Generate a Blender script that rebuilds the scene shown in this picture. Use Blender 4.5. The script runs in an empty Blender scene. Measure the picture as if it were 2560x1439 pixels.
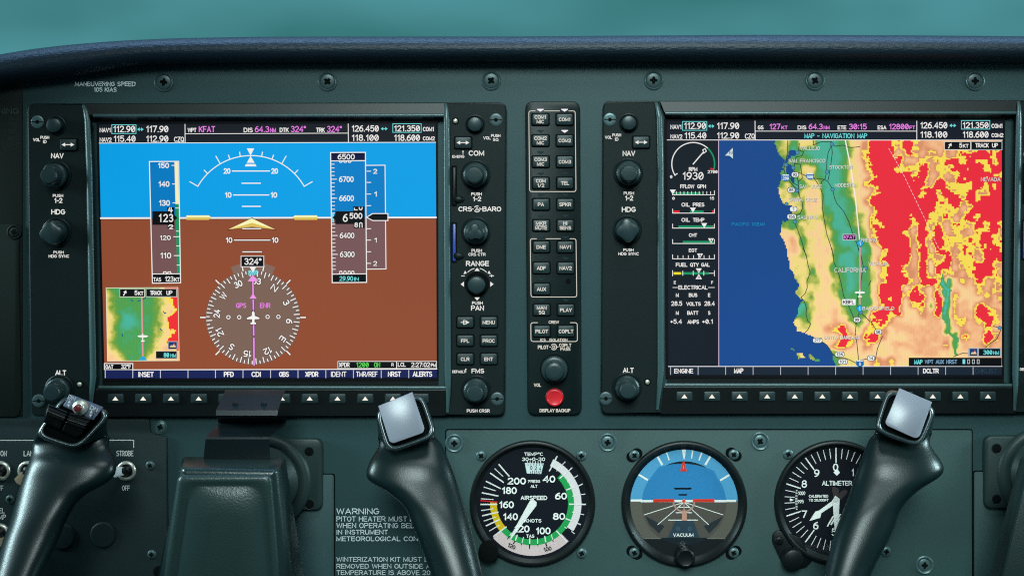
import bpy, math, random
import numpy as np
from mathutils import noise, Vector

# ------------------------------------------------------------------ scale
# One unit of the drawing is 0.25 mm.  The panel is the plane y = 0; x runs right, z up.
S = 0.00025
FX, FY, DIST = 1400.0, 450.0, 3600.0        # foot of the camera on the panel and its distance
sc = bpy.context.scene
COL = sc.collection


def world(x, y, d, ref):
    """point at drawing position (x, y) measured at depth ref, standing d in front of the panel"""
    f = 1.0 - ref / DIST
    X = FX + (x - FX) * f
    Y = FY + (y - FY) * f
    return ((X - 1280.0) * S, -d * S, (719.5 - Y) * S)


# ------------------------------------------------------------------ camera
cam = bpy.data.cameras.new('camera')
cam.sensor_width = 36.0
cam.lens = 36.0 * DIST / 2560.0
cam.shift_x = -(FX - 1280.0) / 2560.0
cam.shift_y = -(719.5 - FY) / 2560.0
cam.clip_start = 0.02
cam.clip_end = 100.0
camo = bpy.data.objects.new('camera', cam)
COL.objects.link(camo)
camo.location = ((FX - 1280.0) * S, -DIST * S, (719.5 - FY) * S)
camo.rotation_euler = (math.radians(90), 0, 0)
sc.camera = camo
sc.render.engine = 'CYCLES'

# ------------------------------------------------------------------ world, lights, exposure
wd = bpy.data.worlds.new('World')
sc.world = wd
wd.use_nodes = True
bg = wd.node_tree.nodes['Background']
bg.inputs[0].default_value = (0.22, 0.60, 0.78, 1)
bg.inputs[1].default_value = 0.07


def area(name, loc, target, size, size_y, power, color, spread=180):
    l = bpy.data.lights.new(name, 'AREA')
    l.shape = 'RECTANGLE'
    l.size, l.size_y, l.energy, l.color = size, size_y, power, color
    l.spread = math.radians(spread)
    o = bpy.data.objects.new(name, l)
    COL.objects.link(o)
    o.location = loc
    o.rotation_euler = (Vector(target) - Vector(loc)).to_track_quat('-Z', 'Y').to_euler()
    return o


def spot(name, loc, target, power, color, angle, blend, radius):
    l = bpy.data.lights.new(name, 'SPOT')
    l.energy, l.color = power, color
    l.spot_size, l.spot_blend, l.shadow_soft_size = math.radians(angle), blend, radius
    o = bpy.data.objects.new(name, l)
    COL.objects.link(o)
    o.location = loc
    o.rotation_euler = (Vector(target) - Vector(loc)).to_track_quat('-Z', 'Y').to_euler()
    return o


area('cabin_roof_light', (0.20, -0.55, 0.90), (0.12, 0.0, -0.06), 0.5, 0.35, 1.3, (0.82, 0.97, 1.0), 95)  # added unseen lamp for soft light from above
spot('cabin_fill_light', (0.06, -1.12, 0.58), (0.082, 0.0, -0.03), 168.0, (0.80, 1.0, 0.98), 27, 1.0, 0.34)  # added spot, its narrow cone fades the light towards the panel edges
area('pilot_window_light', (-0.66, -0.10, 0.10), (0.05, -0.08, -0.17), 0.08, 0.22, 0.42, (0.66, 0.95, 1.0), 60)
area('passenger_window_light', (0.80, -0.12, 0.14), (0.0, -0.08, -0.16), 0.10, 0.22, 0.55, (0.66, 0.97, 1.0), 60)
area('windshield_light', (0.05, 0.24, 0.85), (0.04, 0.0, 0.15), 1.6, 0.3, 4.8, (0.34, 0.60, 1.0), 100)
sc.cycles.caustics_reflective = False
sc.cycles.caustics_refractive = False
sc.cycles.use_denoising = False
sc.cycles.adaptive_threshold = 0.006
sc.cycles.filter_width = 1.15
sc.view_settings.view_transform = 'Standard'
sc.view_settings.look = 'None'
sc.view_settings.exposure = 0.0
sc.view_settings.gamma = 1.0
sc.view_settings.use_curve_mapping = False

# ------------------------------------------------------------------ materials


def lin(c):
    return tuple(((v / 255.0) / 12.92 if v / 255.0 <= 0.04045 else ((v / 255.0 + 0.055) / 1.055) ** 2.4) for v in c)


def mat(name, base, rough=0.5, metal=0.0, bump=0.0, scale=2000.0, stretch=(1, 1, 1), spec=0.5, mottle=0.0,
        kind='noise', coat=0.0, dist=0.0003, detail=3.0):
    m = bpy.data.materials.new(name)
    m.use_nodes = True
    nt = m.node_tree
    b = nt.nodes['Principled BSDF']
    b.inputs['Base Color'].default_value = (*base, 1)
    b.inputs['Roughness'].default_value = rough
    b.inputs['Metallic'].default_value = metal
    b.inputs['Specular IOR Level'].default_value = spec
    b.inputs['Coat Weight'].default_value = coat
    if bump or mottle:
        tc = nt.nodes.new('ShaderNodeTexCoord')
        mp = nt.nodes.new('ShaderNodeMapping')
        mp.inputs['Scale'].default_value = stretch
        nt.links.new(tc.outputs['Object'], mp.inputs[0])
        if kind == 'noise':
            n = nt.nodes.new('ShaderNodeTexNoise')
            n.inputs['Scale'].default_value = scale
            n.inputs['Detail'].default_value = detail
            fac = n.outputs[0]
        else:
            n = nt.nodes.new('ShaderNodeTexVoronoi')
            n.inputs['Scale'].default_value = scale
            fac = n.outputs['Distance']
        nt.links.new(mp.outputs[0], n.inputs['Vector'])
        if bump:
            bp = nt.nodes.new('ShaderNodeBump')
            bp.inputs['Strength'].default_value = bump
            bp.inputs['Distance'].default_value = dist
            nt.links.new(fac, bp.inputs['Height'])
            nt.links.new(bp.outputs[0], b.inputs['Normal'])
        if mottle:
            n2 = nt.nodes.new('ShaderNodeTexNoise')
            n2.inputs['Scale'].default_value = 900.0
            n2.inputs['Detail'].default_value = 4.0
            nt.links.new(tc.outputs['Object'], n2.inputs['Vector'])
            mr = nt.nodes.new('ShaderNodeMapRange')
            mr.inputs[1].default_value, mr.inputs[2].default_value = 0.3, 0.7
            mr.inputs[3].default_value, mr.inputs[4].default_value = 1 - mottle, 1 + mottle
            n3 = nt.nodes.new('ShaderNodeTexNoise')
            n3.inputs['Scale'].default_value = 16.0
            n3.inputs['Detail'].default_value = 5.0
            nt.links.new(tc.outputs['Object'], n3.inputs['Vector'])
            av = nt.nodes.new('ShaderNodeMath')
            av.operation = 'ADD'
            nt.links.new(n2.outputs[0], av.inputs[0])
            nt.links.new(n3.outputs[0], av.inputs[1])
            hf = nt.nodes.new('ShaderNodeMath')
            hf.operation = 'MULTIPLY'
            hf.inputs[1].default_value = 0.5
            nt.links.new(av.outputs[0], hf.inputs[0])
            nt.links.new(hf.outputs[0], mr.inputs[0])
            mx = nt.nodes.new('ShaderNodeMix')
            mx.data_type = 'RGBA'
            mx.blend_type = 'MULTIPLY'
            mx.inputs[0].default_value = 1.0
            mx.inputs[6].default_value = (*base, 1)
            nt.links.new(mr.outputs[0], mx.inputs[7])
            nt.links.new(mx.outputs[2], b.inputs['Base Color'])
    return m


def attr_mat(name, emit=0.0, rough=0.5):
    """printed or lit colours come from the colour attribute of the mesh"""
    m = bpy.data.materials.new(name)
    m.use_nodes = True
    nt = m.node_tree
    b = nt.nodes['Principled BSDF']
    a = nt.nodes.new('ShaderNodeAttribute')
    a.attribute_name = 'Col'
    b.inputs['Roughness'].default_value = rough
    b.inputs['Specular IOR Level'].default_value = 0.15
    if emit:
        m.cycles.emission_sampling = 'NONE'
        b.inputs['Base Color'].default_value = (0.004, 0.004, 0.005, 1)
        b.inputs['Specular IOR Level'].default_value = 0.07
        tc = nt.nodes.new('ShaderNodeTexCoord')
        n = nt.nodes.new('ShaderNodeTexNoise')
        n.inputs['Scale'].default_value = 5.0
        n.inputs['Detail'].default_value = 2.0
        nt.links.new(tc.outputs['Object'], n.inputs['Vector'])
        mr = nt.nodes.new('ShaderNodeMapRange')
        mr.inputs[1].default_value, mr.inputs[2].default_value = 0.3, 0.7
        mr.inputs[3].default_value, mr.inputs[4].default_value = emit * 0.92, emit * 1.06
        nt.links.new(n.outputs[0], mr.inputs[0])
        wv = nt.nodes.new('ShaderNodeTexWave')
        wv.bands_direction = 'X'
        wv.inputs['Scale'].default_value = 170.0
        nt.links.new(tc.outputs['Object'], wv.inputs['Vector'])
        mw = nt.nodes.new('ShaderNodeMapRange')
        mw.inputs[3].default_value, mw.inputs[4].default_value = 0.965, 1.0
        nt.links.new(wv.outputs['Fac'], mw.inputs[0])
        ml = nt.nodes.new('ShaderNodeMath')
        ml.operation = 'MULTIPLY'
        nt.links.new(mr.outputs[0], ml.inputs[0])
        nt.links.new(mw.outputs[0], ml.inputs[1])
        nt.links.new(ml.outputs[0], b.inputs['Emission Strength'])
        nt.links.new(a.outputs['Color'], b.inputs['Emission Color'])
    else:
        nt.links.new(a.outputs['Color'], b.inputs['Base Color'])
    return m


def glass_mat():
    m = bpy.data.materials.new('instrument_glass')
    m.use_nodes = True
    nt = m.node_tree
    nt.nodes.remove(nt.nodes['Principled BSDF'])
    t = nt.nodes.new('ShaderNodeBsdfTransparent')
    g = nt.nodes.new('ShaderNodeBsdfGlossy')
    g.inputs['Roughness'].default_value = 0.04
    mx = nt.nodes.new('ShaderNodeMixShader')
    mx.inputs[0].default_value = 0.06
    nt.links.new(t.outputs[0], mx.inputs[1])
    nt.links.new(g.outputs[0], mx.inputs[2])
    nt.links.new(mx.outputs[0], nt.nodes['Material Output'].inputs[0])
    return m


M = dict(
    panel=mat('panel_paint', (0.028, 0.061, 0.065), 0.50, bump=0.3, scale=3200, mottle=0.10, dist=0.00025, spec=0.22),
    plate=mat('plate_paint', (0.031, 0.065, 0.064), 0.48, bump=0.3, scale=3200, mottle=0.10, dist=0.00025, spec=0.22),
    side=mat('side_panel_paint', (0.008, 0.014, 0.012), 0.6, bump=0.3, scale=1500, mottle=0.10, spec=0.15),  # shade of the outer edge is put into this dark colour
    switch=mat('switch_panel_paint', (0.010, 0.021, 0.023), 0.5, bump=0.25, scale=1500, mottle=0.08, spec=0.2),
    bezel=mat('bezel_plastic', (0.0050, 0.0110, 0.0115), 0.42, bump=0.2, scale=5000, mottle=0.06, dist=0.0002, spec=0.2),
    black=mat('black_plastic', (0.0035, 0.0055, 0.0058), 0.4, spec=0.25),
    gap=mat('gap_black', (0.003, 0.004, 0.004), 0.8, spec=0.05),
    rail=mat('rail_plastic', (0.045, 0.088, 0.092), 0.30, bump=0.15, scale=2500),
    knob=mat('knob_plastic', (0.015, 0.031, 0.034), 0.33, bump=0.15, scale=3000, spec=0.4),
    key=mat('key_rubber', (0.011, 0.025, 0.027), 0.42, spec=0.3),
    leather=mat('grip_leather', (0.0035, 0.0110, 0.0118), 0.32, bump=0.10, scale=1300, kind='noise', dist=0.0005, detail=5, spec=0.36),
    rim=mat('worn_leather', (0.022, 0.038, 0.042), 0.24, bump=0.10, scale=1300, dist=0.0005, detail=5, spec=0.9),  # lighter, glossier copy of the grip leather, puts a lit highlight on head rims
    hub=mat('hub_leather', (0.012, 0.026, 0.027), 0.27, bump=0.16, scale=1100, dist=0.0005, detail=5),
    pad=mat('pad_leather', (0.018, 0.038, 0.037), 0.33, bump=0.3, scale=900, dist=0.0005, detail=5, spec=0.55),
    vinyl=mat('glareshield_vinyl', (0.012, 0.023, 0.034), 0.42, bump=0.42, scale=260, stretch=(1, 3.6, 3.6), dist=0.0011, detail=4, spec=0.25),
    bracket=mat('bracket_metal', (0.007, 0.013, 0.016), 0.30, spec=0.4, bump=0.05, scale=900),
    steel=mat('screw_steel', (0.075, 0.130, 0.135), 0.34, metal=0.35, bump=0.2, scale=3000),
    dark_steel=mat('dark_screw', (0.045, 0.080, 0.085), 0.40, metal=0.2),
    cap=mat('grey_cap', (0.22, 0.235, 0.285), 0.30, bump=0.05, scale=3000),
    chrome=mat('bright_metal', (0.70, 0.68, 0.58), 0.32, metal=0.7),
    flange=mat('flange_casting', (0.016, 0.031, 0.030), 0.45, bump=0.25, scale=700, spec=0.3),
    red=mat('red_button_plastic', (0.72, 0.020, 0.030), 0.30),
    dark_red=mat('dark_red_plastic', (0.16, 0.018, 0.025), 0.28),
    blue=mat('blue_card_plastic', (0.020, 0.055, 0.34), 0.35),
    white=mat('white_plastic', (0.72, 0.72, 0.72), 0.35),
    tan=mat('tan_plastic', (0.20, 0.15, 0.10), 0.4),
    paint=attr_mat('printed_colours', 0.0, 0.55),
    lit=attr_mat('backlit_lettering', 1.0),
    screen=attr_mat('lit_screen', 1.0),
    glass=glass_mat(),
)

# ------------------------------------------------------------------ stroke lettering


def arc(cx, cy, rx, ry, a0, a1, n=7):
    return [(cx + rx * math.cos(math.radians(a0 + (a1 - a0) * i / n)), cy + ry * math.sin(math.radians(a0 + (a1 - a0) * i / n)))
            for i in range(n + 1)]


_P = [(0, 0), (0, 1), (.32, 1)] + arc(.32, .74, .25, .26, 90, -90, 6) + [(0, .48)]
GL = {
    'A': (.64, [[(0, 0), (.32, 1), (.64, 0)], [(.11, .32), (.53, .32)]]),
    'B': (.58, [[(0, 0), (0, 1), (.32, 1)] + arc(.32, .77, .22, .23, 90, -90, 6) + [(0, .54)],
                [(.30, .54)] + arc(.34, .27, .24, .27, 90, -90, 6) + [(0, 0)]]),
    'C': (.58, [arc(.31, .5, .31, .5, 45, 315, 12)]),
    'D': (.60, [[(0, 0), (0, 1), (.26, 1)] + arc(.26, .5, .34, .5, 90, -90, 9) + [(0, 0)]]),
    'E': (.52, [[(.52, 1), (0, 1), (0, 0), (.52, 0)], [(0, .52), (.46, .52)]]),
    'F': (.50, [[(.50, 1), (0, 1), (0, 0)], [(0, .51), (.43, .51)]]),
    'G': (.60, [arc(.31, .5, .31, .5, 48, 350, 13) + [(.61, .46), (.36, .46)]]),
    'H': (.58, [[(0, 0), (0, 1)], [(.58, 0), (.58, 1)], [(0, .52), (.58, .52)]]),
    'I': (.06, [[(.03, 0), (.03, 1)]]),
    'J': (.46, [[(.46, 1), (.46, .25)] + arc(.23, .25, .23, .25, 0, -180, 7)]),
    'K': (.58, [[(0, 0), (0, 1)], [(.56, 1), (.02, .40)], [(.18, .58), (.58, 0)]]),
    'L': (.48, [[(0, 1), (0, 0), (.48, 0)]]),
    'M': (.70, [[(0, 0), (0, 1), (.35, .12), (.70, 1), (.70, 0)]]),
    'N': (.58, [[(0, 0), (0, 1), (.58, 0), (.58, 1)]]),
    'O': (.62, [arc(.31, .5, .31, .5, 0, 360, 18)]),
    'P': (.57, [_P]),
    'Q': (.62, [arc(.31, .5, .31, .5, 0, 360, 18), [(.38, .24), (.64, -.04)]]),
    'R': (.58, [_P, [(.30, .48), (.58, 0)]]),
    'S': (.56, [arc(.28, .76, .25, .24, 35, 270, 9) + arc(.28, .26, .28, .26, 90, -145, 9)[1:]]),
    'T': (.56, [[(0, 1), (.56, 1)], [(.28, 1), (.28, 0)]]),
    'U': (.58, [[(0, 1), (0, .3)] + arc(.29, .3, .29, .3, 180, 360, 8) + [(.58, 1)]]),
    'V': (.60, [[(0, 1), (.30, 0), (.60, 1)]]),
    'W': (.86, [[(0, 1), (.21, 0), (.43, .92), (.65, 0), (.86, 1)]]),
    'X': (.58, [[(0, 0), (.58, 1)], [(0, 1), (.58, 0)]]),
    'Y': (.58, [[(0, 1), (.29, .45), (.58, 1)], [(.29, .45), (.29, 0)]]),
    'Z': (.56, [[(0, 1), (.56, 1), (0, 0), (.56, 0)]]),
    '0': (.52, [arc(.26, .5, .26, .5, 0, 360, 16)]),
    '1': (.30, [[(.04, .76), (.24, 1), (.24, 0)]]),
    '2': (.52, [arc(.26, .72, .25, .28, 165, -28, 8) + [(0, 0), (.53, 0)]]),
    '3': (.52, [arc(.25, .76, .23, .24, 150, -90, 8) + arc(.25, .27, .27, .27, 90, -150, 8)[1:]]),
    '4': (.56, [[(.42, 0), (.42, 1), (0, .30), (.56, .30)]]),
    '5': (.52, [[(.48, 1), (.08, 1), (.04, .56)] + arc(.25, .33, .27, .33, 125, -145, 9)]),
    '6': (.52, [arc(.26, .31, .26, .31, 0, 360, 14), arc(.50, .31, .50, .69, 95, 178, 6)]),
    '7': (.52, [[(0, 1), (.52, 1), (.18, 0)]]),
    '8': (.52, [arc(.26, .77, .22, .23, 0, 360, 14), arc(.26, .27, .26, .27, 0, 360, 14)]),
    '9': (.52, [arc(.26, .69, .26, .31, 0, 360, 14), arc(.02, .69, .50, .69, -2, -85, 6)]),
    '.': (.10, [[(.05, 0), (.05, .05)]]), ',': (.10, [[(.07, .05), (.02, -.12)]]),
    ':': (.10, [[(.05, .12), (.05, .2)], [(.05, .68), (.05, .76)]]),
    '/': (.40, [[(0, 0), (.40, 1)]]), '-': (.34, [[(0, .45), (.34, .45)]]),
    '+': (.44, [[(0, .45), (.44, .45)], [(.22, .22), (.22, .68)]]),
    '*': (.26, [arc(.13, .86, .13, .14, 0, 360, 10)]), ' ': (.22, []), '_': (.06, []),
}


class MB:
    """collects one mesh; positions are drawing positions measured at depth ref (None: at the point's own depth)"""

    def __init__(s, ref=None):
        s.v, s.f, s.c, s.ref = [], [], [], ref
        s.col = (0.5, 0.5, 0.5)
        s.d = 0.0

    def p(s, x, y, d):
        s.v.append(world(x, y, d, d if s.ref is None else s.ref))
        return len(s.v) - 1

    def face(s, idx, col=None):
        s.f.append(tuple(idx))
        s.c.append(col or s.col)

    def poly(s, pts, d=None, col=None, step=0.03):
        if d is None:
            d = s.d
            s.d += step
        s.face([s.p(x, y, d) for x, y in pts], col)

    def rect(s, x0, y0, x1, y1, col=None, d=None):
        s.poly([(x0, y0), (x1, y0), (x1, y1), (x0, y1)], d, col)

    def line(s, pts, w, col=None, closed=False, d=None, step=0.03):
        if d is None:
            d = s.d
            s.d += step
        P = [pts[0]]
        for q in pts[1:]:
            if math.hypot(q[0] - P[-1][0], q[1] - P[-1][1]) > 1e-3:
                P.append(q)
        if closed or (len(P) > 3 and math.hypot(P[0][0] - P[-1][0], P[0][1] - P[-1][1]) < 0.02 * w + 1e-3):
            closed = True
            if math.hypot(P[0][0] - P[-1][0], P[0][1] - P[-1][1]) < 0.02 * w + 1e-3:
                P = P[:-1]
        n = len(P)
        if n < 2:
            return
        h = w / 2
        if not closed:                      # square caps
            def ext(a, b):
                L = math.hypot(a[0] - b[0], a[1] - b[1]) or 1
                return (a[0] + (a[0] - b[0]) / L * h * .8, a[1] + (a[1] - b[1]) / L * h * .8)
            P0, P1 = ext(P[0], P[1]), ext(P[-1], P[-2])
            P[0], P[-1] = P0, P1
        ids = []
        for i in range(n):
            a = P[i - 1] if (i > 0 or closed) else None
            b = P[(i + 1) % n] if (i < n - 1 or closed) else None
            q = P[i]
            t = []
            if a:
                L = math.hypot(q[0] - a[0], q[1] - a[1]) or 1
                t.append(((q[0] - a[0]) / L, (q[1] - a[1]) / L))
            if b:
                L = math.hypot(b[0] - q[0], b[1] - q[1]) or 1
                t.append(((b[0] - q[0]) / L, (b[1] - q[1]) / L))
            tx, ty = sum(k[0] for k in t), sum(k[1] for k in t)
            L = math.hypot(tx, ty)
            if L < 1e-6:
                tx, ty, L = t[0][0], t[0][1], 1
            tx, ty = tx / L, ty / L
            nx, ny = -ty, tx
            c = max(0.5, nx * -t[0][1] + ny * t[0][0])
            ids.append((s.p(q[0] + nx * h / c, q[1] + ny * h / c, d), s.p(q[0] - nx * h / c, q[1] - ny * h / c, d)))
        for i in range(n if closed else n - 1):
            a, b = ids[i], ids[(i + 1) % n]
            s.face((a[0], b[0], b[1], a[1]), col)

    def text(s, t, x0, x1, y0, y1, w=2.0, col=(.75, .75, .75), rot=0.0, mono=False, slash=False, gap=.20, step=0.03, edge=None):
        """t fitted into the box x0..x1, y0 (top)..y1 (bottom); strokes w wide"""
        w = min(w, .185 * (y1 - y0))
        adv, items = 0.0, []
        for ch in t:
            gw, st = GL[ch]
            cw = .60 if mono and ch not in '.:,' else gw
            items.append((ch, adv + (cw - gw) / 2, st))
            adv += cw + gap
        adv -= gap
        if adv <= 0:
            return
        sx, sy = (x1 - x0 - w) / max(adv, .02), (y1 - y0 - w)
        if adv < .08:
            sx = sy
        cx, cy = (x0 + x1) / 2, (y0 + y1) / 2
        ca, sa = math.cos(math.radians(rot)), math.sin(math.radians(rot))

        def put(x, y):
            X, Y = (x0 + w / 2 + x * sx - cx, y1 - w / 2 - y * sy - cy)
            return (cx + X * ca - Y * sa, cy + X * sa + Y * ca)
        strokes = []
        for ch, ox, st in items:
            for q in st:
                strokes.append([put(ox + x, y) for x, y in q])
            if slash and ch == '0':
                strokes.append([put(ox + .09, .2), put(ox + .43, .8)])
        if edge:
            for q in strokes:
                s.line(q, w + 2.2, edge, d=s.d)
            s.d += step
        for k, q in enumerate(strokes):
            s.line(q, w, col, d=s.d + (k % 4) * step * .25)
        s.d += step

    def disc(s, cx, cy, r, col=None, n=32, d=None, a0=0, a1=360):
        pts = [(cx + r * math.cos(math.radians(a0 + (a1 - a0) * i / n)), cy + r * math.sin(math.radians(a0 + (a1 - a0) * i / n)))
               for i in range(n if a1 - a0 == 360 else n + 1)]
        s.poly(pts, d, col)

    def ring(s, cx, cy, r0, r1, a0, a1, col=None, n=40, d=None):
        """clock degrees: 0 up, clockwise"""
        if d is None:
            d = s.d
            s.d += .03
        ids = []
        for i in range(n + 1):
            a = math.radians(a0 + (a1 - a0) * i / n)
            ids.append((s.p(cx + r0 * math.sin(a), cy - r0 * math.cos(a), d), s.p(cx + r1 * math.sin(a), cy - r1 * math.cos(a), d)))
        for a, b in zip(ids, ids[1:]):
            s.face((a[0], b[0], b[1], a[1]), col)

    def loops(s, loops, cap0=False, cap1=True, col=None):
        """loops: lists of (x, y, d) of one length, joined in turn"""
        L = [[s.p(*q) for q in lp] for lp in loops]
        n = len(L[0])
        for a, b in zip(L, L[1:]):
            for i in range(n):
                j = (i + 1) % n
                s.face((a[i], a[j], b[j], b[i]), col)
        if cap0:
            s.face(L[0][::-1], col)
        if cap1:
            s.face(L[-1], col)

    def prism(s, corners, radii, d0, d1, bevel=2.0, n=5, col=None):
        """rounded outline raised from d0 to d1 with a rounded front edge"""
        rg = [(0, d0), (0, d1 - bevel), (bevel * .3, d1 - bevel * .3), (bevel, d1)]
        s.loops([[(x, y, d) for x, y in rpoly(corners, radii, ins, n)] for ins, d in rg], col=col)

    def lathe(s, cx, cy, prof, n=40, lobes=0, depth=0.0, cap=True, col=None, a_off=0.0):
        """prof: (radius, d); lobes flute the outline"""
        lp = []
        for r, d in prof:
            q = []
            for i in range(n):
                a = 2 * math.pi * i / n
                rr = r * (1 + depth * math.cos(lobes * a + a_off)) if lobes else r
                q.append((cx + rr * math.cos(a), cy + rr * math.sin(a), d))
            lp.append(q)
        s.loops(lp, cap1=cap, col=col)


def rpoly(corners, radii, ins=0.0, n=5):
    """corners offset inwards by ins, then rounded"""
    m = len(corners)
    if not isinstance(radii, (list, tuple)):
        radii = [radii] * m
    ar = sum(corners[i][0] * corners[(i + 1) % m][1] - corners[(i + 1) % m][0] * corners[i][1] for i in range(m))
    sg = 1 if ar > 0 else -1
    E = []
    for i in range(m):
        (ax, ay), (bx, by) = corners[i], corners[(i + 1) % m]
        L = math.hypot(bx - ax, by - ay) or 1
        ux, uy = (bx - ax) / L, (by - ay) / L
        nx, ny = -uy * sg, ux * sg
        E.append((ax + nx * ins, ay + ny * ins, ux, uy))
    out = []
    C = []
    for i in range(m):
        a, b = E[i - 1], E[i]
        den = a[2] * b[3] - a[3] * b[2]
        if abs(den) < 1e-6:
            C.append((b[0], b[1]))
        else:
            t = ((b[0] - a[0]) * b[3] - (b[1] - a[1]) * b[2]) / den
            C.append((a[0] + a[2] * t, a[1] + a[3] * t))
    for i in range(m):
        q = C[i]
        ux, uy = E[i - 1][2], E[i - 1][3]
        vx, vy = E[i][2], E[i][3]
        cr = (ux * vy - uy * vx) * sg
        r = max(radii[i] + (-ins if cr > 0 else ins), 0.3)
        cosang = max(-1, min(1, ux * vx + uy * vy))
        half = math.acos(cosang) / 2
        t = min(r * math.tan(half), 0.49 * min(math.hypot(q[0] - C[i - 1][0], q[1] - C[i - 1][1]),
                                               math.hypot(q[0] - C[(i + 1) % m][0], q[1] - C[(i + 1) % m][1])))
        p0 = (q[0] - ux * t, q[1] - uy * t)
        p1 = (q[0] + vx * t, q[1] + vy * t)
        for k in range(n + 1):
            f = k / n
            out.append(((1 - f) ** 2 * p0[0] + 2 * f * (1 - f) * q[0] + f * f * p1[0],
                        (1 - f) ** 2 * p0[1] + 2 * f * (1 - f) * q[1] + f * f * p1[1]))
    return out


def box4(x0, y0, x1, y1):
    return [(x0, y0), (x1, y0), (x1, y1), (x0, y1)]


# ------------------------------------------------------------------ objects
ORG = {}


def tag(o, label=None, cat=None, group=None, kind=None):
    for k, v in (('label', label), ('category', cat), ('group', group), ('kind', kind)):
        if v:
            o[k] = v
    return o


def thing(name, label, cat, x, y, d=0, group=None):
    o = bpy.data.objects.new(name, None)
    COL.objects.link(o)
    o.location = world(x, y, d, d)
    o.empty_display_size = 0.02
    ORG[o.name] = tuple(o.location)
    return tag(o, label, cat, group)


def obj(name, mb, material, parent=None, label=None, smooth=True, angle=38):
    me = bpy.data.meshes.new(name)
    org = ORG.get(parent.name, (0, 0, 0)) if parent else (0, 0, 0)
    me.from_pydata([(a - org[0], b - org[1], c - org[2]) for a, b, c in mb.v], [], mb.f)
    at = me.color_attributes.new('Col', 'FLOAT_COLOR', 'CORNER')
    buf = []
    for f, c in zip(mb.f, mb.c):
        buf.extend((c[0], c[1], c[2], 1.0) * len(f))
    at.data.foreach_set('color', buf)
    me.materials.append(material)
    if smooth:
        me.polygons.foreach_set('use_smooth', [True] * len(me.polygons))
        me.update()
        me.set_sharp_from_angle(angle=math.radians(angle))
    me.update()
    o = bpy.data.objects.new(name, me)
    COL.objects.link(o)
    if parent:
        o.parent = parent
        ORG[o.name] = org
    if label:
        o['label'] = label
    return o


WHITE = (.80, .80, .80)
LITW = lin((238, 238, 232))


def lettering(parent, items, d, m='lit', col=LITW, name='lettering', ref=None):
    """items: (text, x0, x1, y0, y1, stroke width[, rotation])"""
    b = MB(ref)
    b.d = d
    for it in items:
        b.text(it[0], *it[1:5], w=it[5], col=col, rot=it[6] if len(it) > 6 else 0, step=.02)
    return obj(name, b, M[m], parent, smooth=False)


def screw(parent, cx, cy, r, d0, rot=0.0, rim=0.0, m='steel', slots=False):
    """cross-head screw, rim: radius of a raised washer"""
    b = MB(d0)
    if rim:
        b.lathe(cx, cy, [(rim, d0), (rim - .5, d0 + 2.2), (rim - 3, d0 + 3.6), (r + 2.2, d0 + 2.6), (r + .6, d0 + 1.0), (r, d0 + .6), (r - .5, d0 + 2.2), (r * .8, d0 + 3.2), (r * .4, d0 + 3.6)], 36)
        top = d0 + 3.6
    else:
        b.lathe(cx, cy, [(r, d0), (r, d0 + 2), (r * .9, d0 + 4), (r * .65, d0 + 5.4), (r * .4, d0 + 5.8)], 28)
        top = d0 + 5.8
    o = obj('screw', b, M[m], parent)
    c = MB(d0)
    ca, sa = math.cos(math.radians(rot)), math.sin(math.radians(rot))
    a, w = r * .52, r * .15
    pts = [(-w, -a), (w, -a), (w * 1.5, -w * 1.5), (a, -w), (a, w), (w * 1.5, w * 1.5), (w, a), (-w, a), (-w * 1.5, w * 1.5), (-a, w), (-a, -w), (-w * 1.5, -w * 1.5)]
    c.poly([(cx + x * ca - y * sa, cy + x * sa + y * ca) for x, y in pts], top + .35)  # flat black cross on the head, painted for the shade of a recess
    obj('cross_recess', c, M['gap'], o, smooth=False)
    return o

# ------------------------------------------------------------------ outside: blurred water and shore seen over the glareshield
def build_sky():
    m = bpy.data.materials.new('hazy_outside')
    m.cycles.emission_sampling = 'NONE'
    m.use_nodes = True
    nt = m.node_tree
    nt.nodes.remove(nt.nodes['Principled BSDF'])
    e = nt.nodes.new('ShaderNodeEmission')
    tc = nt.nodes.new('ShaderNodeTexCoord')
    mp = nt.nodes.new('ShaderNodeMapping')
    mp.inputs['Scale'].default_value = (0.55, 1, 1.5)
    n = nt.nodes.new('ShaderNodeTexNoise')
    n.inputs['Scale'].default_value = 1.2
    n.inputs['Detail'].default_value = 2.5
    r = nt.nodes.new('ShaderNodeValToRGB')
    r.color_ramp.elements[0].position = 0.33
    r.color_ramp.elements[0].color = (*lin((54, 116, 117)), 1)
    r.color_ramp.elements[1].position = 0.64
    r.color_ramp.elements[1].color = (*lin((77, 144, 151)), 1)
    nt.links.new(tc.outputs['Object'], mp.inputs[0])
    nt.links.new(mp.outputs[0], n.inputs['Vector'])
    nt.links.new(n.outputs[0], r.inputs[0])
    nt.links.new(r.outputs[0], e.inputs[0])
    nt.links.new(e.outputs[0], nt.nodes['Material Output'].inputs[0])
    b = MB()
    vs, R = [], 6.0
    for j in range(9):
        el = -0.35 + 1.0 * j / 8
        for i in range(25):
            az = math.radians(-75 + 150 * i / 24)
            vs.append((R * math.sin(az) * math.cos(el), R * math.cos(az) * math.cos(el), R * math.sin(el)))
    b.v = vs
    for j in range(8):
        for i in range(24):
            b.face((j * 25 + i, j * 25 + i + 1, (j + 1) * 25 + i + 1, (j + 1) * 25 + i))
    o = obj('sky', b, m)
    o['kind'] = 'structure'


build_sky()

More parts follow.
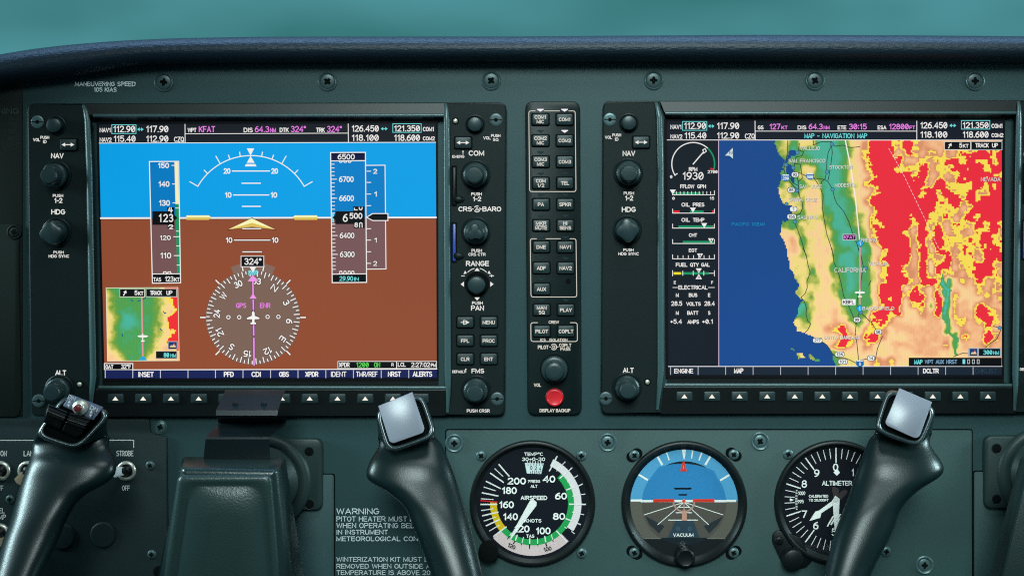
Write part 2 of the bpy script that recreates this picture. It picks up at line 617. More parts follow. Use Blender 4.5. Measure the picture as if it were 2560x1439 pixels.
# ------------------------------------------------------------------ glareshield
t = thing('glareshield', 'padded wrinkled black vinyl roll along the top edge of the instrument panel', 'glareshield', 1280, 160, 0)
b = MB()
xs = [-260, -120, 0, 80, 160, 240, 320, 400, 480, 640, 820, 1000, 1280, 1560, 1900, 2240, 2560, 2900]
yt = [206, 163, 136, 123, 113.5, 106.5, 101, 97.5, 95, 92.5, 91.7, 91.5, 91.5, 89.5, 87.5, 88.5, 91, 96]
yb = [330, 252, 214, 205, 196, 183, 169, 163.5, 162, 160.5, 159.5, 158.8, 158, 158, 158.5, 159.5, 160, 163]
X = np.linspace(-260, 2900, 150)
YT, YB = np.interp(X, xs, yt), np.interp(X, xs, yb)
for a in (YT, YB):
    a[1:-1] = (a[:-2] + a[1:-1] * 2 + a[2:]) / 4
PR = [(1.0, -8), (.99, 6), (.95, 30), (.86, 52), (.74, 66), (.6, 75), (.45, 78), (.3, 75), (.17, 66), (.07, 52), (.015, 34), (0, 16), (.0, -4), (.02, -60), (.10, -500)]
rows = [[b.p(x, a + (c - a) * s, d) for s, d in PR] for x, a, c in zip(X, YT, YB)]
for r0, r1 in zip(rows, rows[1:]):
    for k in range(len(PR) - 1):
        b.face((r0[k], r1[k], r1[k + 1], r0[k + 1]))
obj('padded_roll', b, M['vinyl'], t, angle=60)

# ------------------------------------------------------------------ instrument panel
PANEL = thing('dashboard', 'teal grey painted metal instrument panel carrying both displays and the dials', 'dashboard', 1280, 800, 0)
b = MB(0)
b.prism([(-320, 300), (-60, 210), (60, 172), (160, 150), (300, 132), (600, 124), (2900, 124), (2900, 1700), (-320, 1700)], 1, -24, 0, 1.2)
obj('main_panel', b, M['panel'], PANEL)
for k, (x, y, rot) in enumerate([(410, 206, 8), (819, 204, 42), (1228, 202, 40), (1634, 201, 3), (2037, 202, 35), (2437, 203, 0)]):
    screw(PANEL, x, y, 18, 0, rot, 25, 'dark_steel')
lettering(PANEL, [('MANEUVERING SPEED', 187, 339, 204.5, 216, 1.9), ('105 KIAS', 234, 292, 219, 230, 1.9)], .4, 'paint', (.85, .88, .9), 'placard_lettering')
lettering(PANEL, [('WARNING', 841, 948, 1269.5, 1284.5, 2.3), ('PITOT HEATER MUST BE', 841, 1046, 1289.5, 1302.5, 1.8),
                  ('WHEN OPERATING BELOW', 841, 1064, 1306, 1319, 1.8), ('IN INSTRUMENT', 841, 970, 1323, 1335, 1.8),
                  ('METEOROLOGICAL CONDITIONS', 841, 1114, 1339.5, 1351.5, 1.8)], 4.6, 'paint', lin((205, 215, 220)), 'placard_lettering')
lettering(PANEL, [('WINTERIZATION KIT MUST BE', 841, 1082, 1391, 1403, 1.8), ('REMOVED WHEN OUTSIDE AIR', 841, 1092, 1408, 1420, 1.8),
                  ('TEMPERATURE IS ABOVE 20*F', 841, 1093, 1424, 1436, 1.8)], 4.6, 'paint', lin((190, 198, 200)), 'placard_lettering')
# gaps round the lower plates: black recess strips
g = MB(0)
g.prism(rpoly(box4(1112.5, 1071, 2432, 1700), 8, 0, 4), 0.3, 0, .6, .2, 1)
g.prism(rpoly(box4(2431.5, 1175, 2800, 1700), 6, 0, 4), 0.3, 0, .9, .2, 1)
g.prism(rpoly(box4(600, 1182.5, 838, 1700), 8, 0, 4), 0.3, 0, .5, .2, 1)
obj('panel_gap', g, M['gap'], PANEL, smooth=False)
b = MB(0)
b.prism(box4(2434, 1178, 2800, 1700), 7, 0, 4, 1.2)
obj('side_cover_plate', b, M['plate'], PANEL)
b = MB(0)
b.prism(box4(600, 1185, 835, 1700), 8, 0, 4, 1.2)
obj('cover_plate', b, M['panel'], PANEL)

# lower instrument plate
PLATE = thing('instrument_plate', 'grey green removable metal plate holding the three round dials', 'instrument plate', 1770, 1250, 0)
b = MB(0)
b.prism(box4(1115.5, 1074, 2429, 1700), 7, 0, 4, 1.2)
obj('metal_plate', b, M['plate'], PLATE)
for x, y, rot in [(1136, 1107, 5), (1519, 1105, 10), (1900, 1102, 38), (2311, 1411, 2)]:
    screw(PLATE, x, y, 15.5, 4, rot, 23.5)

# side panel at the very edge, edge shade painted into its dark colour
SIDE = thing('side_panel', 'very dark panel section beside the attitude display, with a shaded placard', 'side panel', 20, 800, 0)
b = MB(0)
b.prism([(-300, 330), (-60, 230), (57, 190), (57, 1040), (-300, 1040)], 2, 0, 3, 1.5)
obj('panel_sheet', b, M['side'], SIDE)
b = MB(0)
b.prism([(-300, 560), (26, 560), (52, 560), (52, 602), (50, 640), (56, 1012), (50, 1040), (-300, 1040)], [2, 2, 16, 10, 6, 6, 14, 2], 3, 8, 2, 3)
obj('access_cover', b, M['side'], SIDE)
screw(SIDE, 36, 580, 13, 8, 10, 19, 'side')  # screw shares the colour darkened for edge shade
lettering(SIDE, [('WARNING', -62, 47, 270, 285, 2.2), ('SAFETY', 22, 72, 378, 388, 1.4)][:1], 3.3, 'paint', lin((70, 80, 74)), 'placard_lettering')  # placard colours dimmed to go with the painted edge shade
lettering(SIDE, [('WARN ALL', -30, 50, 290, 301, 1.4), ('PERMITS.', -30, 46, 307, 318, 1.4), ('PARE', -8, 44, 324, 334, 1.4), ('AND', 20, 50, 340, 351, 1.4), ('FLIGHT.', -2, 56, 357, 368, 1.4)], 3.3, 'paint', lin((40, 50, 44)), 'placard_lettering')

# ------------------------------------------------------------------ switch panel, lower corner
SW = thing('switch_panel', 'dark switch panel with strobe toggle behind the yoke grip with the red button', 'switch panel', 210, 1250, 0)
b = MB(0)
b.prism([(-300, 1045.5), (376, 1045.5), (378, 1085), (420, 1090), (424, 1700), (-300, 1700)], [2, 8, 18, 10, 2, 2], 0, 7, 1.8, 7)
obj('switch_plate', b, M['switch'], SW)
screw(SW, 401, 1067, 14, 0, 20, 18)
for x, y, rot in [(376, 1162, 30), (380, 1384, 10), (26, 1247, 0)]:
    screw(SW, x, y, 11.5, 7, rot, 0, 'dark_steel')
c = lin((215, 212, 205))
lettering(SW, [('STROBE', 290.5, 333.5, 1125.5, 1139.5, 2.0), ('OFF', 305, 324.5, 1212.5, 1225.5, 1.9), ('LAND', 59, 92, 1125.5, 1139.5, 2.0), ('BEACON', -32, 17.5, 1125.5, 1139.5, 2.0),
               ('OFF', -11.5, 8, 1212.5, 1225.5, 1.9), ('FUEL', -20, 12, 1269, 1282, 1.9), ('PUMP', -22, 15, 1285, 1297.5, 1.9)], 7.3, 'paint', c, 'switch_lettering')
b = MB()
b.line([(-300, 1100), (334, 1099.5), (334, 1117.5)], 2.2, c, d=7.4)
obj('switch_group_line', b, M['paint'], SW, smooth=False)


def toggle(cx, cy, tx, ty, tip):
    b = MB(7)
    b.lathe(cx, cy, [(25, 7), (25, 9), (23, 12), (21, 13), (18, 13), (16, 9)], 32, cap=False)
    o = obj('toggle_switch', b, M['chrome'], SW)
    h = MB(7)
    h.lathe(cx, cy, [(16.5, 7.4), (16.5, 8.6), (12, 11), (6, 16)], 24)
    obj('bushing', h, M['black'], o)
    L = MB()
    dx, dy = tx - cx, ty - cy
    n = math.hypot(dx, dy) or 1
    px, py = -dy / n, dx / n
    for part, f0, f1, r0, r1, z0, z1 in (('lever', 0, .45, 7, 8.5, 14, 30), ('lever_tip', .30, 1.0, 11, 14, 26, 52)):
        B = MB()
        rings = []
        prof = [(0, r0, 0), (0.03, r0, 0), (.9, r1, 1), (1.0, r1 * .7, 1)] if part == 'lever_tip' else [(0, r0, 0), (1, r1, 1)]
        for f, r, _ in prof:
            ff = f0 + (f1 - f0) * f
            z = z0 + (z1 - z0) * f
            rings.append([(cx + dx * ff + px * r * math.cos(a) + dx / n * r * .35 * math.sin(a), cy + dy * ff + py * r * math.cos(a) + dy / n * r * .35 * math.sin(a), z + r * .9 * math.sin(a))
                          for a in [2 * math.pi * i / 20 for i in range(20)]])
        B.loops(rings, cap0=True)
        obj(part, B, M['black'] if part == 'lever' else M[tip], o)


toggle(316, 1176, 283, 1179, 'white')
toggle(69, 1176, 46, 1206, 'tan')
toggle(2, 1176, -20, 1206, 'tan')
toggle(0, 1332, -4, 1362, 'tan')
for x, y in ((258, 1336), (156, 1340)):
    b = MB(7)
    b.lathe(x, y, [(33, 7), (32.5, 9.5), (30, 11.5), (27, 12)], 40)
    obj('blanking_plug', b, M['switch'], SW)
b = MB(7)
b.lathe(398, 1428, [(15, 7.4), (14, 7.6)], 24)
obj('dark_hole', b, M['gap'], SW)


# ------------------------------------------------------------------ parts of the displays
def shift_none(x, y):
    return x, y


def knob_big(parent, cx, cy, T, name='dual_knob', top='round', d0=22):
    """concentric knob: collar on the bezel, fluted outer ring, inner cap"""
    x, y = T(cx, cy)
    b = MB(d0)
    b.lathe(x, y, [(37.5, d0), (37, d0 + 3), (34.5, d0 + 4.5), (31, d0 + 3.5), (30.5, d0 + 1)], 44, cap=False)
    o = obj(name, b, M['bezel'], parent)
    b = MB(d0)
    b.lathe(x, y, [(30.5, d0 + .5), (30.5, d0 + 16), (29.5, d0 + 22), (26, d0 + 25), (22.5, d0 + 25)], 120, lobes=40, depth=.012, cap=True)
    obj('outer_ring', b, M['knob'], o)
    b = MB(d0)
    if top == 'round':
        b.lathe(x, y, [(22, d0 + 25), (21.5, d0 + 52), (20.5, d0 + 57), (18, d0 + 59.5), (12, d0 + 60)], 112, lobes=28, depth=.010)
    elif top == 'tri':
        b.lathe(x, y, [(22, d0 + 25), (22, d0 + 34), (20, d0 + 36)], 48)
        b.lathe(x, y, [(19, d0 + 34), (18, d0 + 56), (16.5, d0 + 59), (12, d0 + 60)], 48, lobes=3, depth=.22, a_off=math.pi * 1.5 + .2)
    obj('inner_knob', b, M['knob'], o)
    return o


def knob_hdg(parent, cx, cy, T, d0=22):
    x, y = T(cx, cy)
    b = MB(d0)
    b.lathe(x, y, [(37.5, d0), (37, d0 + 3), (34.5, d0 + 4.5), (31, d0 + 3.5), (30.5, d0 + 1)], 44, cap=False)
    o = obj('heading_knob', b, M['bezel'], parent)
    b = MB(d0)
    b.lathe(x, y, [(30, d0 + 1), (29.5, d0 + 16), (28.5, d0 + 18), (22, d0 + 18)], 90, lobes=30, depth=.012)
    obj('outer_ring', b, M['knob'], o)
    b = MB(d0)
    b.lathe(x, y, [(27.5, d0 + 18), (26.5, d0 + 40), (25, d0 + 44), (20, d0 + 46)], 96, lobes=4, depth=.10, a_off=.6)
    obj('lobed_cap', b, M['knob'], o)
    return o


def knob_small(parent, cx, cy, T, d0=22):
    x, y = T(cx, cy)
    b = MB(d0)
    b.lathe(x, y, [(25, d0), (24.5, d0 + 2.5), (22, d0 + 3.5), (19.5, d0 + 1)], 40, cap=False)
    o = obj('volume_knob', b, M['bezel'], parent)
    b = MB(d0)
    b.lathe(x, y, [(18.5, d0 + .5), (18, d0 + 16), (16.5, d0 + 19.5), (12, d0 + 21)], 60, lobes=20, depth=.01)
    obj('knob_cap', b, M['knob'], o)


def bezel_screw(parent, cx, cy, T, m='dark_steel', d0=22):
    x, y = T(cx, cy)
    b = MB(d0)
    b.lathe(x, y, [(16.5, d0), (16, d0 + 1.6), (14, d0 + 2.4), (10, d0 + 2.6)], 32)
    o = obj('screw', b, M[m], parent)
    b = MB(d0)
    b.disc(x, y, 4.8, n=16, d=d0 + 3.0)
    b.rect(x - 15, y - 1.1, x + 15, y + 1.1, d=d0 + 2.8)
    obj('slot', b, M['gap'], o, smooth=False)


def key(parent, cx, cy, w, h, T, text=None, name='button', d0=22, glyph=None, rise=9, tw=1.9, m='key'):
    """one rubber key in a dark well, with its printed mark as a sub-part"""
    x, y = T(cx, cy)
    b = MB(d0)
    b.prism(box4(x - w / 2 + 1.5, y - h / 2 + 1.5, x + w / 2 - 1.5, y + h / 2 - 1.5), 4.5, d0, d0 + rise, 2.2, 4)
    o = obj(name, b, M[m], parent)
    b = MB(d0)
    b.prism(box4(x - w / 2 - 1.5, y - h / 2 - 1.5, x + w / 2 + 1.5, y + h / 2 + 1.5), 6, d0, d0 + .8, .4, 4)
    obj('key_well', b, M['gap'], o)
    b = MB(d0)
    b.d = d0 + rise + .3
    if glyph == 'arrow':
        a = w * .36
        b.rect(x - a + 7, y - 1.1, x + a - 7, y + 1.1, LITW)
        b.poly([(x - a, y), (x - a + 9, y - 5), (x - a + 9, y + 5)], col=LITW)
        b.poly([(x + a, y), (x + a - 9, y - 5), (x + a - 9, y + 5)], col=LITW)
    elif glyph == 'tri':
        b.poly([(x - 7.5, y + 4.5), (x, y - 5.5), (x + 7.5, y + 4.5)], col=lin((245, 240, 225)))
    elif glyph == 'direct':
        b.text('D', x - 5, x + 5, y - 5.5, y + 5.5, 1.8, LITW)
        b.rect(x - 11, y - .9, x + 4, y + .9, LITW)
        b.poly([(x + 4, y - 3.5), (x + 11, y), (x + 4, y + 3.5)], col=LITW)
    elif text:
        ls = text.split('\n')
        hh = 9.2
        for i, s in enumerate(ls):
            yy = y + (i - (len(ls) - 1) / 2) * 11.3
            ww = sum(GL[ch][0] + .2 for ch in s) * hh * 1.06
            ww = min(ww, w - 7)
            if s[0] == '_':
                b.rect(x - ww / 2, yy + 6.2, x + ww / 2, yy + 7.4, LITW)
                s = s[1:]
            b.text(s, x - ww / 2, x + ww / 2, yy - hh / 2, yy + hh / 2, tw, lin((225, 222, 212)), step=.02)
    obj('key_mark', b, M['lit'], o, smooth=False)
    return o


def light_sensor(parent, cx, cy, T, d0=22):
    x, y = T(cx, cy)
    b = MB(d0)
    b.lathe(x, y, [(9, d0), (8.5, d0 + 1), (7, d0 + 1.5)], 24)
    o = obj('light_sensor', b, M['gap'], parent)
    b = MB(d0)
    b.lathe(x, y, [(6.3, d0 + 1.4), (5.5, d0 + 4), (3, d0 + 5.5), (1, d0 + 5.8)], 20)
    obj('sensor_lens', b, M['chrome'], o)


def display_unit(t, T, TB, softx, softy, right_full, scr):
    """bezel, rails, knobs and keys shared by both displays; T maps the drawing of the first display onto this one"""
    D0 = 22
    # body
    b = MB(0)
    cs = [T(75, 260), T(1267, 257), T(1263, 1035), T(84, 1037)]
    lp = []
    for ins, d in ((0, 0), (0, D0 - 4), (1.2, D0 - 1.2), (4, D0)):
        lp.append([(x, y, d) for x, y in rpoly(cs, 20, ins, 6)])
    hole = [T(218, 262), T(1112, 260), T(1114, 1034), T(234, 1036)]
    # front face as a frame round the opening
    b.loops(lp, cap1=False)
    outer = [b.p(*q) for q in lp[-1]]
    inner = [b.p(x, y, D0) for x, y in rpoly(hole, .4, 0, 6)]
    for k in range(len(outer)):
        b.face((outer[k], outer[(k + 1) % len(outer)], inner[(k + 1) % len(outer)], inner[k]))
    obj('bezel', b, M['bezel'], t)
    # top bar, bottom bar, dark well round the screen
    x0, y0, x1, y1, x2, y2, x3, y3 = scr
    b = MB(0)
    tl, tr, br, bl = hole
    s = [(x0 - 4, y0 - 4), (x1 + 4, y1 - 4), (x2 + 4, y2 + 16), (x3 - 4, y3 + 16)]
    topY = T(0, 291)[1]
    botY = T(0, 968)[1]
    A = [(tl[0], tl[1], D0), (tr[0], tr[1], D0)]
    B_ = [(tl[0] + 10, topY - 3, D0 + 6), (tr[0] + 2, topY - 4, D0 + 6)]
    B2 = [(tl[0] + 10, topY, D0 + 5), (tr[0] + 2, topY - 1, D0 + 5)]
    C_ = [(s[0][0], s[0][1], 6), (s[1][0], s[1][1], 6)]
    E_ = [(s[3][0], s[3][1], 6), (s[2][0], s[2][1], 6)]
    F2 = [(bl[0] + 8, botY - 2, D0 + 5), (br[0] + 2, botY - 1, D0 + 5)]
    F_ = [(bl[0] + 7, botY + 2, D0 + 6), (br[0] + 1, botY + 3, D0 + 6)]
    G_ = [(bl[0], bl[1], D0 + 2), (br[0], br[1], D0 + 2)]
    for q0, q1 in ((A, B_), (B_, B2), (B2, C_), (C_, E_), (E_, F2), (F2, F_), (F_, G_)):
        ids = [b.p(*q0[0]), b.p(*q0[1]), b.p(*q1[1]), b.p(*q1[0])]
        b.face(ids)
    obj('screen_surround', b, M['black'], t, smooth=False)
    # raised edge lines of the bars
    for nm, p0, p1 in (('upper_bar', B_, B2), ('lower_bar', F2, F_)):
        b = MB()
        (xa, ya, da), (xb, yb_, db) = p0
        yo = (p0[0][1] + p1[0][1]) / 2
        yo2 = (p0[1][1] + p1[1][1]) / 2
        up = nm == 'upper_bar'
        ends = []
        for xx, yy in ((xa + 4, yo), (xb - 2, yo2)):
            ends.append([(xx, yy + 5.0 * math.cos(a) * (1 if up else 1), D0 + 3 + 6 * math.sin(a)) for a in [2 * math.pi * i / 16 for i in range(16)]])
        b.loops(ends, cap0=True)
        obj(nm, b, M['rail'], t)
    b = MB()
    q = [(bl[0] + 7, botY + 3, D0 + 4), (br[0] + 1, botY + 4, D0 + 4), (br[0], br[1], D0 + 1), (bl[0] + 1, bl[1], D0 + 1)]
    b.face([b.p(*k) for k in q])
    obj('softkey_bar', b, M['black'], t, smooth=False)
    # side rails
    for side in (0, 1):
        b = MB()
        if side == 0:
            P = [(208, 262, 3.5, D0 + 4), (213, 276, 5.5, D0 + 13), (218, 300, 7.5, D0 + 16), (223, 420, 8, D0 + 16), (227, 640, 8, D0 + 16), (233, 940, 8, D0 + 16), (229, 985, 6, D0 + 13), (226, 1030, 3.0, D0 + 4)]
        else:
            P = [(1114, 259, 3.5, D0 + 4), (1116, 275, 5, D0 + 13), (1116.5, 300, 7.5, D0 + 16), (1117, 420, 8, D0 + 16), (1118, 640, 8, D0 + 16), (1119.5, 940, 8, D0 + 16), (1121, 985, 6, D0 + 13), (1119, 1031, 3.0, D0 + 4)]
        lp = []
        for x, y, w, d in P:
            xx, yy = T(x, y)
            lp.append([(xx + w * c_, yy, d + (w if s_ > 0 else 22) * .8 * s_) for c_, s_ in [(math.cos(2 * math.pi * i / 18), math.sin(2 * math.pi * i / 18)) for i in range(18)]])
        b.loops(lp, cap0=True)
        obj('side_rail', b, M['rail'], t, angle=60)
    # soft keys
    first = None
    for i, x in enumerate(softx):
        if first is None:
            first = key(t, x, softy, 44, 27, shift_none, name='softkey', glyph='tri', d0=D0 + 2.5, rise=5)
            x_first = x
            kids = list(first.children)
        else:
            f = 1 - (D0 + 2.5) / DIST
            o = first.copy()
            COL.objects.link(o)
            o.parent = t
            o.location = ((x - x_first) * f * S, 0, 0)
            for ch in kids:
                c2 = ch.copy()
                COL.objects.link(c2)
                c2.parent = o
    # control strips
    knob_small(t, 141, 314, T)
    bezel_screw(t, 94, 305, T, 'steel')
    key(t, 173, 362, 44, 31, T, glyph='arrow', name='transfer_button')
    knob_big(t, 142, 439, T)
    knob_hdg(t, 142, 580.5, T)
    knob_big(t, 149, 973, T)
    bezel_screw(t, 97, 1001, T)
    light_sensor(t, 200, 960, T)
    knob_small(t, 1188, 311.5, T)
    bezel_screw(t, 1240, 300, T)
    light_sensor(t, 1138.5, 303, T)
    key(t, 1158, 357, 44, 31, T, glyph='arrow', name='transfer_button')
    knob_big(t, 1189.5, 437, T)
    knob_big(t, 1190.5, 579, T, name='course_knob', top='tri')
    x, y = T(1192.8, 710)
    b = MB(D0)
    b.lathe(x, y, [(31, D0 + .6), (30, D0 + 1.2), (24, D0 + .9)], 40)
    o = obj('range_joystick', b, M['gap'], t)
    b = MB(D0)
    b.lathe(x, y, [(19, D0 + 1), (20, D0 + 22), (22, D0 + 26), (21.5, D0 + 30), (19, D0 + 33), (12, D0 + 34.5)], 60)
    obj('joystick_cap', b, M['knob'], o)
    for s_, cx, cy in (('', 1163.4, 804.4), ('MENU', 1222.3, 804.4), ('FPL', 1163.4, 850.5), ('PROC', 1222.3, 850.5), ('CLR', 1163.4, 896), ('ENT', 1222.3, 896)):
        key(t, cx, cy, 44, 29.5, T, text=s_, glyph=None if s_ else 'direct', name='function_button', tw=2.0)
    knob_big(t, 1190.5, 974, T)
    bezel_screw(t, 1243, 996, T)
    # memory card slots
    for ya, yb2, card in ((414, 516, None), (555, 657, 'blue')):
        cs = [T(1128.5, ya), T(1142.5, ya), T(1142.5, yb2), T(1128.5, yb2)]
        b = MB(D0)
        b.prism(cs, 4, D0, D0 + 1, .4)
        o = obj('card_slot', b, M['gap'], t)
        b = MB(D0)
        q = [T(1132, ya + 5), T(1139.5, ya + 5), T(1139.5, yb2 - 5), T(1132, yb2 - 5)]
        b.prism(q, 2, D0 + .6, D0 + 3, .8)
        obj('memory_card', b, M['blue' if card else 'black'], o)
        x, y = T(1146, yb2 - 18)
        b = MB(D0)
        b.lathe(x, y, [(1, D0)], 4)
        lp = []
        for r, dd in ((1, 0), (.95, 4), (.7, 7), (.3, 8.5)):
            lp.append([(x + 14 * r * math.cos(a) * (1.15 if math.cos(a) > 0 else .9), y + 10 * r * math.sin(a) * (1 - .35 * max(0, math.cos(a))), D0 + dd) for a in [2 * math.pi * i / 28 for i in range(28)]])
        b2 = MB(D0)
        b2.loops(lp)
        obj('eject_tab', b2, M['bezel'], o)
    # lettering of the strips
    L = [('VOL', 82.5, 100.5, 345.5, 353.5, 1.5), ('PUSH', 101, 123, 340, 347.5, 1.8), ('ID', 107.5, 116.5, 350.3, 358.3, 1.8), ('NAV', 127.5, 159, 383, 396, 2.5),
         ('PUSH', 132, 158, 485.3, 492.8, 1.8), ('1-2', 135.5, 156, 494.8, 507.5, 2.5), ('HDG', 128, 163, 523, 536, 2.5), ('PUSH', 133.6, 159.4, 627, 634, 1.8), ('HDG SYNC', 121.5, 173, 636.3, 644, 1.7),
         ('ALT', 138, 165.5, 924.7, 937.5, 2.3),
         ('VOL', 1208, 1227, 341, 349, 1.6), ('PUSH', 1227.6, 1251, 335.6, 343, 1.7), ('SQ', 1232, 1246, 345.5, 353, 1.8), ('EMERG', 1130.7, 1161, 388, 394.8, 1.5), ('COM', 1171.5, 1210.5, 376.3, 389.5, 2.5),
         ('PUSH', 1178, 1204.5, 481, 489, 1.8), ('1-2', 1182, 1203, 491.5, 503, 2.5), ('CRS', 1146, 1180, 516.3, 528.5, 2.5), ('BARO', 1206, 1253, 516.3, 528.5, 2.5), ('PUSH', 1178.8, 1205, 622.3, 630, 1.8),
         ('CRS CTR', 1171, 1214, 632, 639.5, 1.8), ('RANGE', 1164.8, 1222.6, 652, 665, 2.6), ('PUSH', 1180, 1207, 753, 761, 1.8), ('PAN', 1177.5, 1210, 763, 776, 2.6), ('DEFAULT', 1130.7, 1164, 925, 931.8, 1.5),
         ('FMS', 1178.8, 1210.5, 920.8, 932.3, 2.5), ('PUSH CRSR', 1167, 1224.3, 1022, 1030, 1.8), ('-', 1153, 1162, 684, 694, 1.8), ('+', 1223.5, 1235, 682, 695, 1.8)]
    for (s_, xa, xb, ya, yb2, w) in L:
        b = MB()
        xm, ym = T((xa + xb) / 2, (ya + yb2) / 2)
        b.d = D0 + .3
        b.text(s_, xm - (xb - xa) / 2, xm + (xb - xa) / 2, ym - (yb2 - ya) / 2, ym + (yb2 - ya) / 2, w, LITW, step=.02)
        obj('lettering', b, M['lit'], t, smooth=False)
    b = MB()
    X_, Y_ = T(1192.6, 522.3)
    b.ring(X_, Y_, 6.5, 8.5, 60, 240, LITW, d=D0 + .3)
    b.ring(X_, Y_, 6.5, 8.5, -60, 30, LITW, d=D0 + .3)
    b.line([(X_, Y_ - 4.2), (X_ + 4, Y_ + 3), (X_ - 4, Y_ + 3)], 1.5, LITW, True, d=D0 + .35)
    b.rect(X_ - 13, Y_ - .8, X_ - 8.5, Y_ + .8, LITW, D0 + .3)
    b.rect(X_ + 8.5, Y_ - .8, X_ + 13, Y_ + .8, LITW, D0 + .3)
    obj('baro_symbol', b, M['lit'], t, smooth=False)
    b = MB()
    X_, Y_ = T(1192.8, 710)
    for dx, dy in ((0, -1), (0, 1), (-1, 0), (1, 0)):
        r0, r1, w = (33, 41, 6.5)
        b.poly([(X_ + dx * r1, Y_ + dy * r1), (X_ + dx * r0 + dy * w, Y_ + dy * r0 + dx * w), (X_ + dx * r0 - dy * w, Y_ + dy * r0 - dx * w)], D0 + .35, LITW)
    for sgn in (-1, 1):
        b.line([(X_ + sgn * (36 * math.sin(a)), Y_ + 2 - 42 * math.cos(a)) for a in [math.radians(12 + 4 * i) for i in range(8)]], 1.8, LITW, d=D0 + .3)
        b.poly([(X_ + sgn * 34, Y_ - 25), (X_ + sgn * 26, Y_ - 27), (X_ + sgn * 30, Y_ - 34)], D0 + .4, LITW)
    obj('range_arrows', b, M['lit'], t, smooth=False)
    for xa, ya in ((1157.5, 387), (1164.5, 931)):
        b = MB()
        xx, yy = T(xa, ya)
        b.rect(xx - .7, yy - 9, xx + .7, yy, LITW, D0 + .3)
        b.disc(xx, yy - 8.5, 1.8, LITW, 10, D0 + .33)
        obj('pull_arrow', b, M['lit'], t, smooth=False)


PFD = thing('attitude_display', 'lit flight display showing blue sky over brown ground with a compass rose', 'flight display', 670, 640, 0)
MFD = thing('map_display', 'lit flight display showing a coloured coastal map and engine gauges', 'flight display', 2090, 640, 0)


def T_mfd(x, y):
    return x + 1429 - .0185 * (y - 390), y - 6


PS = (247, 310, 1090, 308, 1092, 945, 262, 946)
MS = (1668, 303, 2507, 303, 2504, 938, 1672, 938)
display_unit(PFD, shift_none, None, [290 + 69.3 * i for i in range(12)], 995, True, PS)
display_unit(MFD, T_mfd, None, [1710.5 + 68.9 * i for i in range(12)], 989.5, False, MS)

# ------------------------------------------------------------------ what the screens show
def C(r, g, b):
    return lin((r, g, b))


W_ = C(245, 243, 240)
CY = C(110, 225, 225)
MG = C(240, 130, 235)
BK = C(4, 5, 8)
GN = C(20, 150, 100)
SD = 9.0     # depth of the screens


def smb(layer):
    b = MB()
    b.d = SD + layer
    return b


def scr_part(name, b, parent):
    return obj(name, b, M['screen'], parent, smooth=False)


def lcd(b, t, x0, x1, y0, y1, w=2.2, col=W_, rot=0, slash=True, mono=False, edge=None):
    b.text(t, x0, x1, y0, y1, w, col, rot, mono, slash, .2, .02, edge)


def swap_arrow(b, x0, x1, y, col):
    b.rect(x0 + 3, y - .9, x1 - 3, y + .9, col)
    b.poly([(x0, y), (x0 + 6, y - 4.5), (x0 + 6, y + 4.5)], col=col)
    b.poly([(x1, y), (x1 - 6, y - 4.5), (x1 - 6, y + 4.5)], col=col)


def freq_bar(scr, X, Y, xr):
    """radio frequencies at the top; X, Y move the first display's drawing"""
    b = smb(.6)
    o = lambda x: x + X
    y = lambda v: v + Y
    lcd(b, 'NAV1', o(249), o(277), y(320), y(331), 1.9)
    lcd(b, '112.90', o(283), o(338), y(314.5), y(331), 2.4)
    b.line([(o(279.5), y(312)), (o(340), y(312)), (o(340), y(334)), (o(279.5), y(334))], 1.6, CY, True)
    swap_arrow(b, o(343), o(359), y(323.5), CY)
    lcd(b, '117.90', o(365), o(421), y(314.5), y(331), 2.4)
    lcd(b, 'NAV2', o(249), o(279), y(344), y(355), 1.9)
    lcd(b, '115.40', o(284), o(339), y(339), y(355), 2.4)
    lcd(b, '112.90', o(365), o(421), y(339), y(355), 2.4)
    lcd(b, 'CZQ', o(435), o(460), y(342), y(355), 1.9)
    q = lambda x: x + xr
    y = lambda v: v + Y - .5
    lcd(b, '126.450', q(879), q(947), y(314), y(330), 2.4)
    swap_arrow(b, q(952), q(969), y(322.5), CY)
    b.line([(q(982), y(310)), (q(1053), y(310)), (q(1053), y(331.5)), (q(982), y(331.5))], 1.6, CY, True)
    lcd(b, '121.350', q(985), q(1050), y(314), y(329.5), 2.4)
    lcd(b, 'COM1', q(1057), q(1085), y(318), y(329), 1.9)
    lcd(b, '118.100', q(879), q(947), y(337), y(353), 2.4)
    lcd(b, '118.600', q(985), q(1050), y(337), y(353), 2.4)
    lcd(b, 'COM2', q(1057), q(1087), y(341.6), y(352), 1.9)
    return b


# ---------------- attitude display
b = smb(0)
b.poly([(242, 304), (1094, 302), (1096, 950), (257, 951)], SD - .6, BK)
scr1 = obj('screen', b, M['screen'], PFD, smooth=False)
b = smb(0)
b.poly([(247, 311), (1089, 309), (1089.5, 357), (248, 357.5)], col=C(22, 27, 34))
b.poly([(248, 357), (1089.5, 356), (1090.5, 546), (252, 546)], col=C(4, 162, 234))
b.poly([(252, 545), (1090.5, 545), (1092, 923), (261, 924)], col=C(145, 76, 48))
b.line([(248, 357.8), (1089, 355.8)], 1.8, W_)
b.line([(252, 545.3), (1090, 543.6)], 4.2, W_)
b.line([(252, 548), (1090, 546.4)], 1.2, C(60, 25, 20))
scr_part('horizon_picture', b, scr1)

